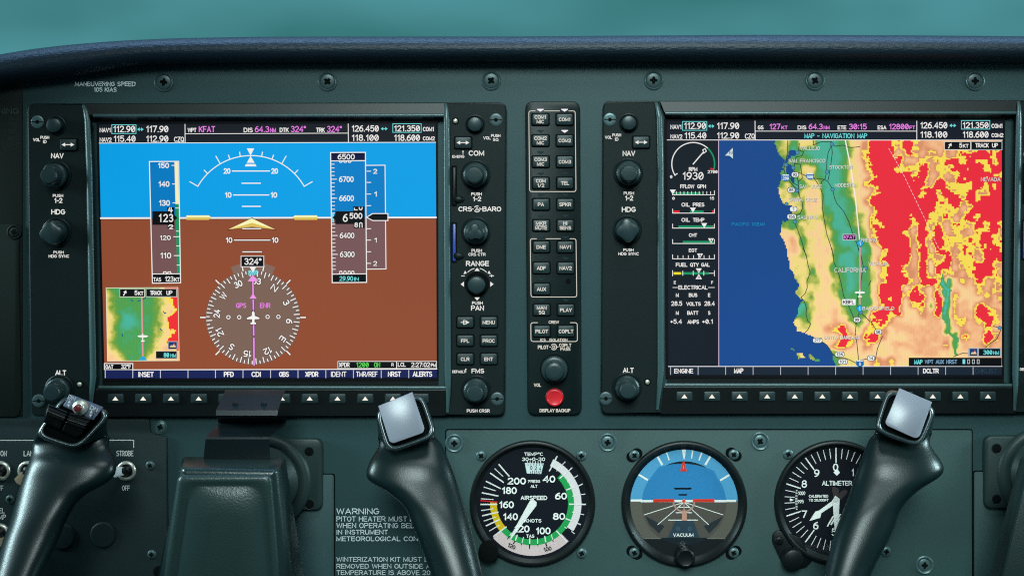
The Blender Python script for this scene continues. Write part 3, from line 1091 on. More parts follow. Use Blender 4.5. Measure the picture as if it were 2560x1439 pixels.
b = freq_bar(scr1, 0, 0, 0)
b.line([(462.5, 311), (462.8, 357)], 1.8, W_)
b.line([(870.5, 310), (871, 356)], 1.8, W_)
b.line([(464, 334.6), (870, 333)], 1.6, W_)
for s, x0, x1, y0, y1, c in (('WPT', 469, 491, 320, 331, W_), ('KFAT', 497, 538, 315.5, 331, MG), ('DIS', 609, 632, 319.5, 331, W_), ('64.3', 637, 673, 315.5, 331, MG), ('NM', 675, 690, 320, 331, MG),
                             ('DTK', 699, 722, 319.5, 330.5, W_), ('324*', 727, 765, 315, 330.5, MG), ('TRK', 790, 812, 319.5, 330.5, W_), ('324*', 817, 855, 315, 330.5, MG)):
    lcd(b, s, x0, x1, y0, y1, 2.2 if c is MG else 2.0, c, slash=False)
scr_part('frequency_bar', b, scr1)

b = smb(.6)
cx, cy, R = 627.5, 542.5, 153.5
b.line([(cx + R * math.sin(math.radians(a)), cy - R * math.cos(math.radians(a))) for a in np.linspace(-60, 60, 49)], 2.4, W_)
for a, L in ((-60, 23), (-45, 12), (-30, 22), (-20, 11), (-10, 11), (10, 11), (20, 11), (30, 22), (45, 12), (60, 23)):
    q = math.radians(a)
    b.line([(cx + R * math.sin(q), cy - R * math.cos(q)), (cx + (R + L) * math.sin(q), cy - (R + L) * math.cos(q))], 2.4, W_)
b.poly([(617, 371), (635.5, 371), (626.5, 389)], col=W_)
b.poly([(626.5, 390), (636.5, 407), (617, 407)], col=W_)
b.poly([(615, 410), (638, 410), (641.5, 416), (612, 416)], col=W_)
ED = C(50, 25, 20)
for y, x0, x1, lab in ((427.5, 581, 674, '20'), (458, 605, 651, ''), (487.3, 584, 672, '10'), (515.7, 606, 651, ''), (571.5, 607, 652, ''), (600, 586, 675, '10'), (629.3, 607, 654, '')):
    if y > 545:
        b.line([(x0, y), (x1, y)], 5, ED)
    b.line([(x0, y), (x1, y)], 2.8, W_)
    if lab:
        e = ED if y > 545 else None
        lcd(b, lab, x0 - 22, x0 - 5, y - 7, y + 7, 3.0, W_, edge=e, slash=False)
        lcd(b, lab, x1 + 4, x1 + 21, y - 7, y + 7, 3.0, W_, edge=e, slash=False)
scr_part('pitch_ladder', b, scr1)

b = smb(1.4)
Y1, Y2 = C(255, 248, 185), C(226, 196, 92)
b.poly([(630, 543.5), (692, 576), (630, 565), (567, 576)], col=C(40, 25, 15))
b.poly([(629.5, 545.5), (688, 573.5), (630, 557), (571, 573.5)], col=Y1)
b.poly([(630, 557), (688, 573.5), (630, 566.5), (571, 573.5)], col=Y2)
for sg, x0, x1 in ((1, 466, 528), (-1, 793, 731)):
    b.poly([(x0, 538.3), (x1 - 6 * sg, 538.3), (x1, 543.5), (x0, 543.5)], col=Y1)
    b.poly([(x0, 543.5), (x1, 543.5), (x1 - 6 * sg, 549.5), (x0, 549.5)], col=Y2)
scr_part('aircraft_symbol', b, scr1)

# airspeed tape
b = smb(.6)
L = lambda y: 373.5 + (y - 404) * 7.5 / 303
Rr = lambda y: 446.5 + (y - 404) * 5 / 303


def quad(y0, y1, x0, x1, col):
    b.poly([(L(y0) + x0, y0), (L(y0) + x1, y0), (L(y1) + x1, y1), (L(y1) + x0, y1)], col=col)


quad(404, 545, 0, 73, C(0, 124, 196))
quad(545, 706, 0, 72, C(118, 84, 84))
quad(405, 510, 62.5, 71, C(252, 243, 190))
quad(510, 684, 62.5, 70.5, C(18, 150, 98))
for y, lab, yy0, yy1 in ((413.5, '150', 407, 420.5), (460, '140', 453, 467), (507, '130', 500, 514.5), (591.5, '120', 588, 600), (638.6, '110', 631, 646)):
    x = L(y)
    lcd(b, lab, x + 21, x + 49, yy0, yy1, 2.6, W_, slash=False, edge=ED if y > 550 else None)
    b.line([(x + 56, y), (x + (62 if y < 550 else 70), y)], 2, W_)
for y in (520, 577.6, 614.5, 662.4):
    b.line([(L(y) + 62.5, y), (L(y) + 70, y)], 1.8, W_)
b.poly([(L(684) + 27, 684), (L(684) + 48, 684), (L(684) + 48, 678), (L(684) + 27, 678)], col=C(118, 84, 84))
b.line([(408, 684), (409, 679.5), (415, 679), (417, 684)], 2.2, W_)
b.line([(419, 684), (420, 679.5), (426, 679), (428, 684)], 2.2, W_)
quad(685, 706, 1, 71, BK)
b.line([(L(685), 684.5), (Rr(685), 684)], 2.2, W_)
lcd(b, 'TAS', 383, 403, 693, 703.5, 1.9)
lcd(b, '123', 412, 434, 690.5, 703.5, 2.0)
lcd(b, 'KT', 435.5, 449, 693.5, 703.5, 1.9)
b.line([(L(404), 404), (Rr(404), 403.5), (Rr(707), 706.5), (L(707), 707.5)], 2.4, W_, True)
b.poly([(381, 528), (418, 528), (418, 518), (436, 518), (436, 537), (443.5, 544.5), (436, 551.5), (436, 572), (419, 572), (419, 562), (381, 562)], col=BK)
lcd(b, '123', 394, 434, 534.5, 555, 3.0, W_, mono=True)
b.line([(428, 530.5), (428, 519.5)], 2.6, W_)
b.line([(424, 519.5), (421.5, 526), (431, 526)], 2.6, W_)
b.line([(421.5, 565.5), (424, 562.6), (430, 562.6), (432, 565), (424, 571.4), (432, 571.4)], 2.6, W_)
scr_part('airspeed_tape', b, scr1)

# altitude tape and climb scale
b = smb(.6)
AL = lambda y: 826.5 + (y - 381) * 4 / 325


def aquad(y0, y1, x0, x1, col):
    b.poly([(AL(y0) + x0, y0), (AL(y0) + x1, y0), (AL(y1) + x1, y1), (AL(y1) + x0, y1)], col=col)


aquad(381, 402, 0, 87, C(10, 14, 60))
aquad(402, 545, 0, 87, C(0, 128, 202))
aquad(545, 686, 0, 87, C(122, 88, 90))
aquad(686, 706, 0, 86, BK)
b.poly([(914, 413), (962, 413), (963, 545), (915, 545)], col=C(0, 128, 202))
b.poly([(915, 545), (963, 545), (965, 672), (916, 672)], col=C(122, 88, 90))
lcd(b, '6500', 844, 887, 385, 399, 2.3, slash=False)
for y, lab in ((448, '6700'), (495.5, '6600'), (588.5, '6400'), (635.5, '6300')):
    x = AL(y)
    lcd(b, lab, x + 20, x + 57, y - 7.3, y + 7.3, 2.3, W_, slash=False, edge=ED if y > 545 else None)
    b.line([(x + 2, y), (x + 14, y)], 2, W_)
b.line([(848, 403), (850, 406), (854, 406), (856, 403)], 2, W_)
b.line([(859, 403), (861, 406), (865, 406), (867, 403)], 2, W_)
b.line([(870, 403), (872, 406), (876, 406), (878, 403)], 2, W_)
for x in (851, 861.5, 872, 881):
    b.line([(x - 2.5, 683), (x - 1, 677.5), (x + 3, 677.5), (x + 4.5, 683)], 2, W_)
k = 410.5
while k < 680:
    if not 536 < k < 552:
        b.line([(AL(k) + 2, k), (AL(k) + 8.5, k)], 1.9, W_)
    k += 9.37
b.line([(AL(402), 402.3), (AL(402) + 87, 401.6)], 2.4, W_)
b.line([(AL(685), 685), (AL(685) + 86, 684)], 2.2, W_)
lcd(b, '29.90', 848.5, 883, 690, 702, 1.9, CY, slash=False)
lcd(b, 'IN', 885, 897, 692.5, 702, 1.9, CY)
b.line([(AL(381), 381.5), (AL(381) + 87, 381), (AL(706) + 86, 705.5), (AL(706), 706.3)], 2.4, W_, True)
b.line([(915, 413.5), (962.5, 413), (965, 672), (916.5, 672.5)], 2.2, W_)
for y, lab in ((428, '2'), (456, ''), (485, '1'), (514, ''), (571.5, ''), (600, '1'), (629, ''), (658, '2')):
    b.line([(917, y), (927, y)], 2, W_)
    if lab:
        lcd(b, lab, 933 if lab == '2' else 935, 943, y - 6, y + 6.5, 2.6, W_, edge=ED if y > 545 else None)
b.poly([(829, 532), (835, 532), (835, 556), (829, 556)], col=C(140, 215, 230))
b.poly([(838, 528), (883, 528), (883, 516), (911.5, 516), (911.5, 570), (884, 570), (884, 560), (838, 560), (838, 550), (831, 543.5), (838, 537)], col=BK)
lcd(b, '6', 857, 869.5, 534.5, 554.5, 2.8, slash=False)
lcd(b, '500', 873.5, 906, 532, 547, 2.5, slash=False)
b.line([(893, 524.5), (886, 524.5), (886, 520.5)], 2.4, W_)
b.line([(898, 518.5), (898.5, 523), (903, 524.5), (905, 522), (905.5, 518.5)], 2.4, W_)
lcd(b, '8', 886, 895, 556, 568, 2.3)
b.line([(899, 568), (899, 558), (902, 556.5), (905, 558), (905.5, 568)], 2.3, W_)
b.poly([(914.5, 543), (931, 532.7), (971, 532.7), (971, 552.3), (931, 552.3)], col=W_)
b.poly([(918.5, 543), (932, 534.8), (968.7, 534.8), (968.7, 550.2), (932, 550.2)], col=BK)
scr_part('altitude_tape', b, scr1)

# compass rose
b = smb(.6)
hx, hy = 632.5, 793.0
GR = C(124, 98, 86)
b.disc(hx, hy, 118, GR, 64)
b.ring(hx, hy, 117, 137, -24, 24, C(132, 104, 92))
for k in range(72):
    hdg = k * 5
    a = hdg - 324
    q = math.radians(a)
    r0 = 103 if k % 2 == 0 else 109.5
    for w, c in ((4.6, ED), (2.6, W_)):
        b.line([(hx + r0 * math.sin(q), hy - r0 * math.cos(q)), (hx + 116 * math.sin(q), hy - 116 * math.cos(q))], w, c, d=b.d)
        b.d += .004
for a in (-135, -90, -45, -12, 12, 45, 90, 135):
    q = math.radians(a)
    for w, c in ((5.2, ED), (3.2, W_)):
        b.line([(hx + 119.5 * math.sin(q), hy - 119.5 * math.cos(q)), (hx + 131 * math.sin(q), hy - 131 * math.cos(q))], w, c)
for hdg, lab in ((0, 'N'), (30, '3'), (60, '6'), (90, 'E'), (120, '12'), (150, '15'), (180, 'S'), (210, '21'), (240, '24'), (270, 'W'), (300, '30'), (330, '33')):
    a = hdg - 324
    q = math.radians(a)
    r = 91
    wd2 = {1: 6.0, 2: 10.5}[len(lab)] + (2 if lab in 'NW' else 0)
    x, y = hx + r * math.sin(q), hy - r * math.cos(q)
    if lab == '15':
        x -= 4
    lcd(b, lab, x - wd2, x + wd2, y - 8.2, y + 8.2, 2.7, W_, rot=a, slash=False, edge=ED)
for x in (571, 598, 669, 696):
    b.ring(x, hy - .5 if x < 632 else hy - 1.5, 2.4, 6.4, 0, 360, ED, 18)
    b.ring(x, hy - .5 if x < 632 else hy - 1.5, 3.2, 5.4, 0, 360, W_, 18)
lcd(b, 'GPS', 590, 615.5, 757, 769.5, 1.9, MG)
lcd(b, 'ENR', 650, 676, 757, 769.5, 1.9, MG)
PK = C(238, 150, 232)
PD = C(95, 40, 105)
for x, y0, y1 in ((632.2, 702, 738), (633, 750, 777), (633.8, 808, 837), (634.6, 845, 912)):
    b.line([(x, y0), (x + .5, y1)], 6.2, PD)
    b.line([(x, y0), (x + .5, y1)], 3.6, PK)
b.poly([(632, 686.5), (645.5, 703), (619, 703)], col=PK)
b.poly([(632.5, 733), (641.5, 746), (624, 746)], col=PK)
b.poly([(621, 676), (643.5, 675), (643.5, 686.5), (621, 687.5)], col=C(125, 220, 228))
for i in range(4):
    b.line([(623 + 5 * i, 686), (629 + 5 * i, 677)], 1.2, C(40, 130, 150))
b.poly([(623.5, 666), (641, 666), (632.3, 680.5)], col=W_)
b.rect(601.5, 639, 660.5, 667.5, C(225, 215, 215))
b.rect(603.5, 641, 658.5, 665.5, BK)
lcd(b, '324*', 610.5, 654, 645, 661.5, 2.6, slash=False)
body = [(633, 776), (636.5, 781), (636.8, 789), (648.5, 793.5), (648.5, 797), (636.5, 797.5), (636, 804), (640.5, 807), (640.5, 810), (626, 810), (626, 807), (630.4, 804), (630, 797.5), (617, 797.5), (617, 794), (629.4, 789), (629.6, 781)]
b.line(body, 3, ED, True)
b.poly(body, col=W_)
scr_part('compass_rose', b, scr1)


# ---------------- terrain colouring shared by the small and the large map
GROUND = """
231330001346RR87R765555555555
23~100001247RRR5R75757587RR7R
~21210001347RRRR55767887R787R
~21341001347RRR777R6778R8R7R8
3013310013458RRRR7R57568RRR87
130143001237RRRRRRR5R8787R78R
3313440012447RRRRR7R7R87R77RR
333244000136RRRRRRR877R7R7RRR
3332441001348RRRRRRR77757RRRR
1111332001237RRRR8R76857R7R8R
12133420012388RRR7R685876R7R7
4432443100127RRR75R7R57657885
4451343100116RRRR6R7R87787R78
44523441110147RRR5R48768778R7
44323441001147RRR5R76R5775R8R
44332431001147RR75R38R577RR75
43331342101137RR75R3R67588R75
22232242101137RR85RR60475R577
2223334210114RRR4874804447577
2223244311114R8R6R84R07444757
00003444211147RR4782R0754R655
0001244531128R7R4475R1755R875
33322445421388744445515757R75
33333467R53777455555514655855
44444444R858R6444555551855R75
44444447R74744455555571555755
22222222344444444555443444555
11111111333476744444433444445
""".split()


def grid_rows():
    """ground height, one figure for each 20 units of the map"""
    return ['~~~~~~~' + r for r in GROUND]


VAL = {'~': 0.4, '0': 0.22, '1': 1.0, '2': 2.0, '3': 3.0, '4': 4.0, '5': 5.0, '6': 6.0, '7': 7.0, '8': 7.9, 'R': 9.2, '9': 9.2}
RAMP = [(-1, (72, 186, 168)), (0.3, (76, 178, 148)), (1.0, (76, 160, 84)), (1.8, (112, 160, 62)), (2.3, (176, 186, 84)), (3.0, (240, 220, 128)), (4.0, (250, 210, 152)), (4.8, (245, 188, 136)), (5.6, (234, 164, 118)), (6.25, (216, 146, 104))]
OCEAN = C(20, 72, 140)


def pxy(o, pts):
    ox, oy = o
    return [(ox + x / 4.797, oy + y / 4.797) for x, y in pts]


COAST = pxy((1790, 340), [(720, 40), (700, 90), (720, 120), (745, 200), (770, 240), (800, 260), (825, 300), (815, 340), (800, 375), (825, 400), (790, 410), (765, 450), (790, 480), (775, 540), (745, 620), (755, 690), (775, 750), (800, 800), (850, 830), (905, 835), (910, 880), (915, 950), (870, 1010), (820, 1030), (800, 1015), (790, 1060), (780, 1120), (770, 1190), (810, 1240), (830, 1300), (855, 1370)]) \
    + pxy((1790, 620), [(835, 0), (855, 40), (860, 110), (885, 170), (885, 240), (930, 290), (950, 370), (990, 420), (995, 460), (955, 520), (965, 560), (1000, 590), (1040, 620), (1000, 690), (985, 720), (990, 760), (960, 830), (925, 890), (970, 960), (970, 990), (1070, 1020), (1170, 1060), (1250, 1110), (1320, 1150), (1370, 1210), (1410, 1280), (1400, 1320), (1420, 1370), (1455, 1440)])
BAY = pxy((1790, 340), [(870, 190), (900, 165), (950, 170), (965, 230), (905, 245), (872, 290), (850, 330), (900, 340), (930, 430), (942, 500), (938, 575), (905, 545), (888, 480), (835, 430), (848, 380), (828, 340), (845, 270)])
ISLES = [pxy((1790, 620), q) for q in ([(890, 1200), (925, 1195), (945, 1225), (915, 1220)], [(965, 1250), (1040, 1265), (1065, 1310), (990, 1322)], [(1110, 1265), (1150, 1285), (1200, 1330), (1250, 1330), (1245, 1358), (1180, 1350), (1115, 1310)])]


def inside(px, py, poly):
    r = np.zeros(px.shape, bool)
    n = len(poly)
    for i in range(n):
        (x0, y0), (x1, y1) = poly[i], poly[(i + 1) % n]
        if y0 == y1:
            continue
        c = ((y0 > py) != (y1 > py)) & (px < (x1 - x0) * (py - y0) / (y1 - y0) + x0)
        r ^= c
    return r


def fbm(px, py, sc_, oct_, seed):
    out = np.zeros(px.shape)
    rng = np.random.RandomState(seed)
    amp, tot = 1.0, 0.0
    for _ in range(oct_):
        g = rng.rand(256, 256)
        u, v = px / sc_, py / sc_
        i, j = np.floor(u).astype(int), np.floor(v).astype(int)
        fu, fv = u - i, v - j
        fu, fv = fu * fu * (3 - 2 * fu), fv * fv * (3 - 2 * fv)
        G = lambda a, c_: g[a % 256, c_ % 256]
        out += amp * ((G(i, j) * (1 - fu) + G(i + 1, j) * fu) * (1 - fv) + (G(i, j + 1) * (1 - fu) + G(i + 1, j + 1) * fu) * fv - .5)
        tot += amp
        amp *= .5
        sc_ /= 2
    return out / tot


def terrain_cols(px, py, elev, water, jag):
    """colour of every cell: relief tints, then yellow, then red for the highest ground"""
    col = np.zeros(px.shape + (3,))
    fine = fbm(px, py, 10, 3, 7) * 1.3 + fbm(px, py, 38, 2, 11) * .9
    e1 = np.clip(elev, -1, 6.2) + fine * np.where(elev < 1.2, .55, 1.0)
    xs_ = [r[0] for r in RAMP]
    lr = np.array([lin(r[1]) for r in RAMP])
    for k in range(3):
        col[..., k] = np.interp(e1, xs_, lr[:, k])
    e2 = elev + jag
    col[e2 > 6.58] = C(250, 224, 84)
    col[e2 > 7.68] = C(236, 42, 60)
    col[water] = OCEAN
    return col


def cell_mesh(b, xs_, ys_, col, d):
    ny, nx = len(ys_), len(xs_)
    base = len(b.v)
    for y in ys_:
        for x in xs_:
            b.p(x, y, d)
    for j in range(ny - 1):
        for i in range(nx - 1):
            a = base + j * nx + i
            b.f.append((a, a + 1, a + nx + 1, a + nx))
            b.c.append(tuple(col[j, i]))


def big_map(b):
    cell = 3.0
    xs_ = np.append(np.arange(1797, 2504, cell), 2504.5)
    ys_ = np.append(np.arange(351, 915, cell), 915.5)
    px, py = np.meshgrid((xs_[:-1] + xs_[1:]) / 2, (ys_[:-1] + ys_[1:]) / 2)
    rows_ = grid_rows()
    V = np.array([[VAL[ch] for ch in r] for r in rows_])
    # warp a little so that the ground does not follow the squares
    wx = px + fbm(px, py, 26, 2, 3) * 16
    wy = py + fbm(px, py, 26, 2, 5) * 16
    u = np.clip((wx - 1807) / 20, 0, 34.999)
    v = np.clip((wy - 362) / 20, 0, 26.999)
    i, j = u.astype(int), v.astype(int)
    fu, fv = u - i, v - j
    fu, fv = fu * fu * (3 - 2 * fu), fv * fv * (3 - 2 * fv)
    elev = (V[j, i] * (1 - fu) + V[j, i + 1] * fu) * (1 - fv) + (V[j + 1, i] * (1 - fu) + V[j + 1, i + 1] * fu) * fv
    qx, qy = np.floor(px / 5) * 5, np.floor(py / 5) * 5
    jag = fbm(qx + qy * .45, qy - qx * .2, 9, 2, 21) * 2.7
    land = inside(px, py, COAST + [(2700, 930), (2700, 340)])
    water = ~land
    water |= inside(px, py, BAY)
    for q in ISLES:
        k = inside(px, py, q)
        water &= ~k
        elev[k] = np.clip(2.4 + fbm(px, py, 12, 2, 9)[k] * 4, 1, 3.6)
    near = np.abs(fbm(px, py, 7, 1, 1)) * 0
    # the long low valley in the high desert
    VAL_ = pxy((2150, 620), [(990, 310), (1030, 430), (1095, 500), (1070, 640), (1030, 800), (1040, 880), (1090, 1010), (1190, 1070), (1160, 1210), (1165, 1290), (1130, 1270), (1140, 1090), (1030, 1010), (1050, 930), (985, 850), (990, 720), (1030, 520), (950, 440)])
    LOW = pxy((2150, 620), [(985, 360), (1020, 450), (1080, 500), (1050, 640), (1025, 800), (1000, 800), (1045, 520), (970, 430)])
    k = inside(px, py, VAL_)
    elev[k] = .9
    k = inside(px, py, LOW)
    elev[k] = -1.0
    jag = np.where(elev < 4.2, np.minimum(jag, 0.4), jag)
    cell_mesh(b, xs_, ys_, terrain_cols(px, py, elev, water, jag), b.d)
    b.d += .05


def ribbon(b, pts, w, col, o=None):
    b.line(pxy(o, pts) if o else pts, w, col)


# ---------------- small inset map
b = smb(.6)
IN = lambda u, v: (266 + 178 * u + 3.5 * v, 720 + 181 * v - 1 * u)
b.poly([IN(-.008, -.008), IN(1.008, -.008), IN(1.008, 1.008), IN(-.008, 1.008)], col=C(240, 235, 205))
xs_ = np.linspace(0, 1, 61)
ys_ = np.linspace(0, 1, 61)
gu, gv = np.meshgrid((xs_[:-1] + xs_[1:]) / 2, (ys_[:-1] + ys_[1:]) / 2)
gx, gy = gu * 178, gv * 181
east = np.interp(gv, [0, .15, .35, .5, .65, .8, .9, 1], [.74, .72, .74, .73, .72, .66, .6, .5])
westl = np.interp(gv, [0, .1, .25, .4, .55, .75, .85, 1], [-.02, .03, .02, .10, .05, .02, .08, .22])
el = 1.0 + np.maximum(0, (gu - east + .12) * 11) + np.maximum(0, (westl + .12 - gu) * 14)
el = np.minimum(el, 4.2 + 0 * gu)
el += -1.2 * np.exp(-((gu - .30) ** 2 / .008 + (gv - .45) ** 2 / .012))
red = np.interp(gv, [0, .12, .2, .32, .42, .52, .6, .7, .78, .86, 1], [.86, .88, .93, .95, .88, .86, .94, .86, .84, .95, 1.1])
jg = fbm(np.floor(gx / 4) * 4, np.floor(gy / 4) * 4, 12, 3, 17)
c_ = terrain_cols(gx, gy, el, np.zeros(gu.shape, bool), np.zeros(gu.shape))
rr = gu - red + jg * .14
c_[(rr > -.035) & (gv < .87)] = C(250, 224, 84)
c_[(rr > .0) & (gv < .87)] = C(238, 48, 52)
base = len(b.v)
for v in ys_:
    for u in xs_:
        b.p(*IN(u, v), b.d)
for j in range(60):
    for i in range(60):
        a = base + j * 61 + i
        b.face((a, a + 1, a + 62, a + 61), tuple(c_[j, i]))
b.d += .05
LK = C(20, 70, 140)
for q in ([(355, 750), (364, 744), (366, 735)], [(345, 752), (353, 750)], [(327, 749), (332, 752)], [(408, 778), (412, 783), (415, 781)], [(401, 822), (405, 826)], [(305, 834), (306, 840)]):
    b.line(q, 2.2, LK)
b.line([(354.3, 742), (357, 895)], 3.8, C(226, 150, 150))
b.poly([(346, 900), (352, 893), (357, 889), (363, 893), (368, 900)], col=C(40, 165, 215))
b.poly([(343, 840), (348, 837.5), (366, 837.5), (371, 840), (366, 842.5), (348, 842.5)], col=W_)
b.line([(357, 834), (357, 851)], 2.4, W_)
b.poly([(352, 851), (362, 850), (361, 853.5), (353, 853.5)], col=W_)
b.rect(299, 721.5, 362, 742.5, C(225, 225, 205))
b.rect(300, 722.5, 360.5, 741, C(8, 14, 16))
b.rect(364, 721.5, 442.5, 742.5, C(180, 190, 180))
b.rect(366, 722.5, 440.5, 740.5, C(8, 14, 16))
b.line([(309, 738), (313.5, 729)], 2.6, W_)
b.poly([(315.5, 725), (316.5, 733), (308, 730)], col=W_)
lcd(b, '5', 336, 344, 725.5, 737.5, 2.0)
lcd(b, 'KT', 345.5, 358.5, 728, 738, 1.9)
lcd(b, 'TRACK', 375, 405, 726, 737, 1.9)
lcd(b, 'UP', 416, 431, 726, 737, 1.9)


def hill_icon(b, x0, y0, x1, y1):
    b.rect(x0 - 1.5, y0 - 1.5, x1 + 1.5, y1 + 1.5, C(190, 190, 175))
    b.rect(x0, y0, x1, y1, C(14, 60, 120))
    w, h = x1 - x0, y1 - y0
    b.poly([(x0 + w * .05, y1 - 1), (x0 + w * .32, y0 + h * .45), (x0 + w * .46, y0 + h * .6), (x0 + w * .68, y0 + h * .15), (x0 + w * .96, y1 - 1)], col=C(225, 205, 160))
    b.poly([(x0 + w * .56, y0 + h * .42), (x0 + w * .68, y0 + h * .15), (x0 + w * .82, y0 + h * .5)], col=C(220, 70, 60))
    b.rect(x0 + 1, y1 - 4, x1 - 1, y1 - 1, C(60, 35, 20))


hill_icon(b, 421, 854, 442, 871.5)
b.rect(390, 876.5, 443, 896.5, C(190, 190, 175))
b.rect(390, 878, 441.5, 895, C(8, 18, 18))
lcd(b, '80', 409, 423, 881, 892.5, 2.0, CY)
lcd(b, 'NM', 426, 440, 883.5, 892.5, 1.8, CY)
scr_part('inset_map', b, scr1)

# softkey labels and status boxes
b = smb(.6)
b.poly([(261, 925), (1092, 923), (1092.5, 943.5), (262.5, 945)], col=C(22, 32, 84))
b.line([(332, 923.8), (1092, 921.8)], 2.2, W_)
for x in (263, 332, 401, 470, 538.6, 607.5, 676.5, 745, 814.6, 883.5, 953, 1022):
    b.line([(x, 925), (x, 943.5)], 1.7, C(215, 215, 225))
for s, x, w2, bold in (('INSET', 365, 19.5, 1), ('PFD', 572, 12.5, 1), ('CDI', 640.5, 12, 1), ('OBS', 710, 12.5, 1), ('XPDR', 779.5, 16.5, 1), ('IDENT', 846.5, 19.5, 0), ('TMR/REF', 917, 27, 0), ('NRST', 986, 16.5, 1), ('ALERTS', 1056, 24.5, 1)):
    lcd(b, s, x - w2, x + w2, 928.3 - (x - 660) * .0012, 941.5 - (x - 660) * .0012, 2.9 if bold else 1.9)
b.rect(260, 907, 333, 924, W_)
b.rect(262, 909, 331, 922.5, BK)
lcd(b, 'OAT', 263.5, 283.5, 911, 921.5, 1.8)
lcd(b, '32*F', 302.5, 328, 910, 921.5, 1.8)
b.rect(844, 902, 1092, 921.5, W_)
b.rect(845.5, 903.5, 990.5, 919.8, BK)
b.rect(992.5, 903.5, 1090.5, 919.8, BK)
lcd(b, 'XPDR', 847, 874, 905.5, 917, 1.8)
lcd(b, '1200', 890.5, 922, 905, 917.5, 1.9, C(95, 220, 90))
lcd(b, 'ON', 935, 950.5, 905, 917.5, 1.9, C(95, 220, 90))
lcd(b, 'R', 978.5, 984.5, 907, 915, 1.8)
lcd(b, 'LCL', 994.5, 1014.5, 905.5, 916, 1.8)
lcd(b, '2:27:02', 1028, 1075, 905, 917, 1.9, slash=False)
lcd(b, 'PM', 1077, 1089.5, 907.5, 916.5, 1.7)
scr_part('softkey_labels', b, scr1)

# ---------------- map display
b = smb(0)
b.poly([(1660, 298), (2512, 297), (2510, 944), (1664, 944)], SD - .6, BK)
scr2 = obj('screen', b, M['screen'], MFD, smooth=False)
b = smb(0)
b.poly([(1668, 303), (2507, 303), (2507, 351), (1668, 351)], col=C(16, 22, 34))
b.poly([(1668, 350), (1798, 350), (1798, 916), (1671, 916)], col=C(15, 24, 34))
scr_part('screen_ground', b, scr2)

b = freq_bar(scr2, 1427, -8, 1421.5)
b.line([(1668, 350), (2506, 350.5)], 1.8, W_)
b.line([(1887.5, 303), (1888, 350)], 1.8, W_)
b.line([(2292, 303), (2292, 350)], 1.8, W_)
b.line([(1889, 328), (2291, 328)], 1.6, W_)
for s, x0, x1, y0, y1, c in (('GS', 1894.4, 1909, 314, 324, W_), ('127', 1923.5, 1951, 309.5, 324, MG), ('KT', 1953.5, 1969, 314.5, 324, MG), ('DIS', 1994, 2016, 314, 324, W_), ('64.3', 2021.6, 2057, 309.5, 324, MG),
                             ('NM', 2059, 2074, 314.5, 324, MG), ('ETE', 2094, 2116, 314, 324, W_), ('30:15', 2122, 2167, 309.5, 324, MG), ('ESA', 2194, 2216, 314, 324, W_), ('12800', 2222.5, 2272, 309.5, 324, MG), ('FT', 2273.5, 2288, 314.5, 324, MG)):
    lcd(b, s, x0, x1, y0, y1, 2.2 if c is MG else 1.9, c)
lcd(b, 'MAP', 2011, 2036, 333.5, 346, 1.9, CY)
lcd(b, '-', 2043, 2049, 333.5, 346, 1.9, CY)
lcd(b, 'NAVIGATION', 2056, 2136, 333.5, 346, 1.9, CY)
lcd(b, 'MAP', 2143, 2168, 333.5, 346, 1.9, CY)
scr_part('frequency_bar', b, scr2)

# engine gauges
b = smb(.6)
cx, cy, R = 1733, 410, 53.5
b.line([(cx + R * math.sin(math.radians(a)), cy - R * math.cos(math.radians(a))) for a in np.linspace(-122, 44, 50)], 2.6, W_)
b.line([(cx + R * math.sin(math.radians(a)), cy - R * math.cos(math.radians(a))) for a in np.linspace(44, 102, 22)], 3.6, GN)
b.line([(1688, 437), (1693, 434)], 2.4, W_)
b.line([(1777, 421), (1784, 424)], 3, C(225, 30, 45))
b.line([(1733, 410), (1757, 382)], 2.8, W_)
b.line([(1762.5, 371.5), (1766, 378), (1759.5, 383), (1757, 375)], 2.2, W_, True)
lcd(b, 'RPM', 1722, 1743.5, 418, 428, 2.0)
lcd(b, '1930', 1706, 1759, 430, 449.5, 2.6)
lcd(b, '0', 1675, 1681, 438, 446, 1.7)
lcd(b, '2700', 1769, 1794, 425.5, 433.5, 1.7)


def txt(s, x0, x1, y0, y1, w=1.8):
    lcd(b, s, x0, x1, y0, y1, w)


def gbar(y, ticks=(), green=None, red=None, yel=None):
    if red:
        b.rect(red[0], y - 6.5, red[1], y - 1, C(228, 30, 48))
    if yel:
        b.rect(yel[0], y - 6.5, yel[1], y - 1, C(240, 225, 30))
    if green:
        b.rect(green[0], y - 6.5, green[1], y - 1, GN)
    b.line([(1681.5, y - 10), (1681.5, y), (1786, y), (1786, y - 10)], 1.8, W_)
    for t_ in ticks:
        b.line([(t_, y - 8), (t_, y)], 1.6, W_)


def ptr(x, y, s='', up=False):
    if up:
        b.poly([(x, y - 13), (x + 8, y), (x - 8, y)], col=W_)
    else:
        b.poly([(x - 7.5, y - 12), (x + 7.5, y - 12), (x, y)], col=W_)
    if s:
        lcd(b, s, x - 2.6, x + 2.6, y - 10.5 if not up else y - 7.5, y - 4 if not up else y - 1, 1.4, BK)


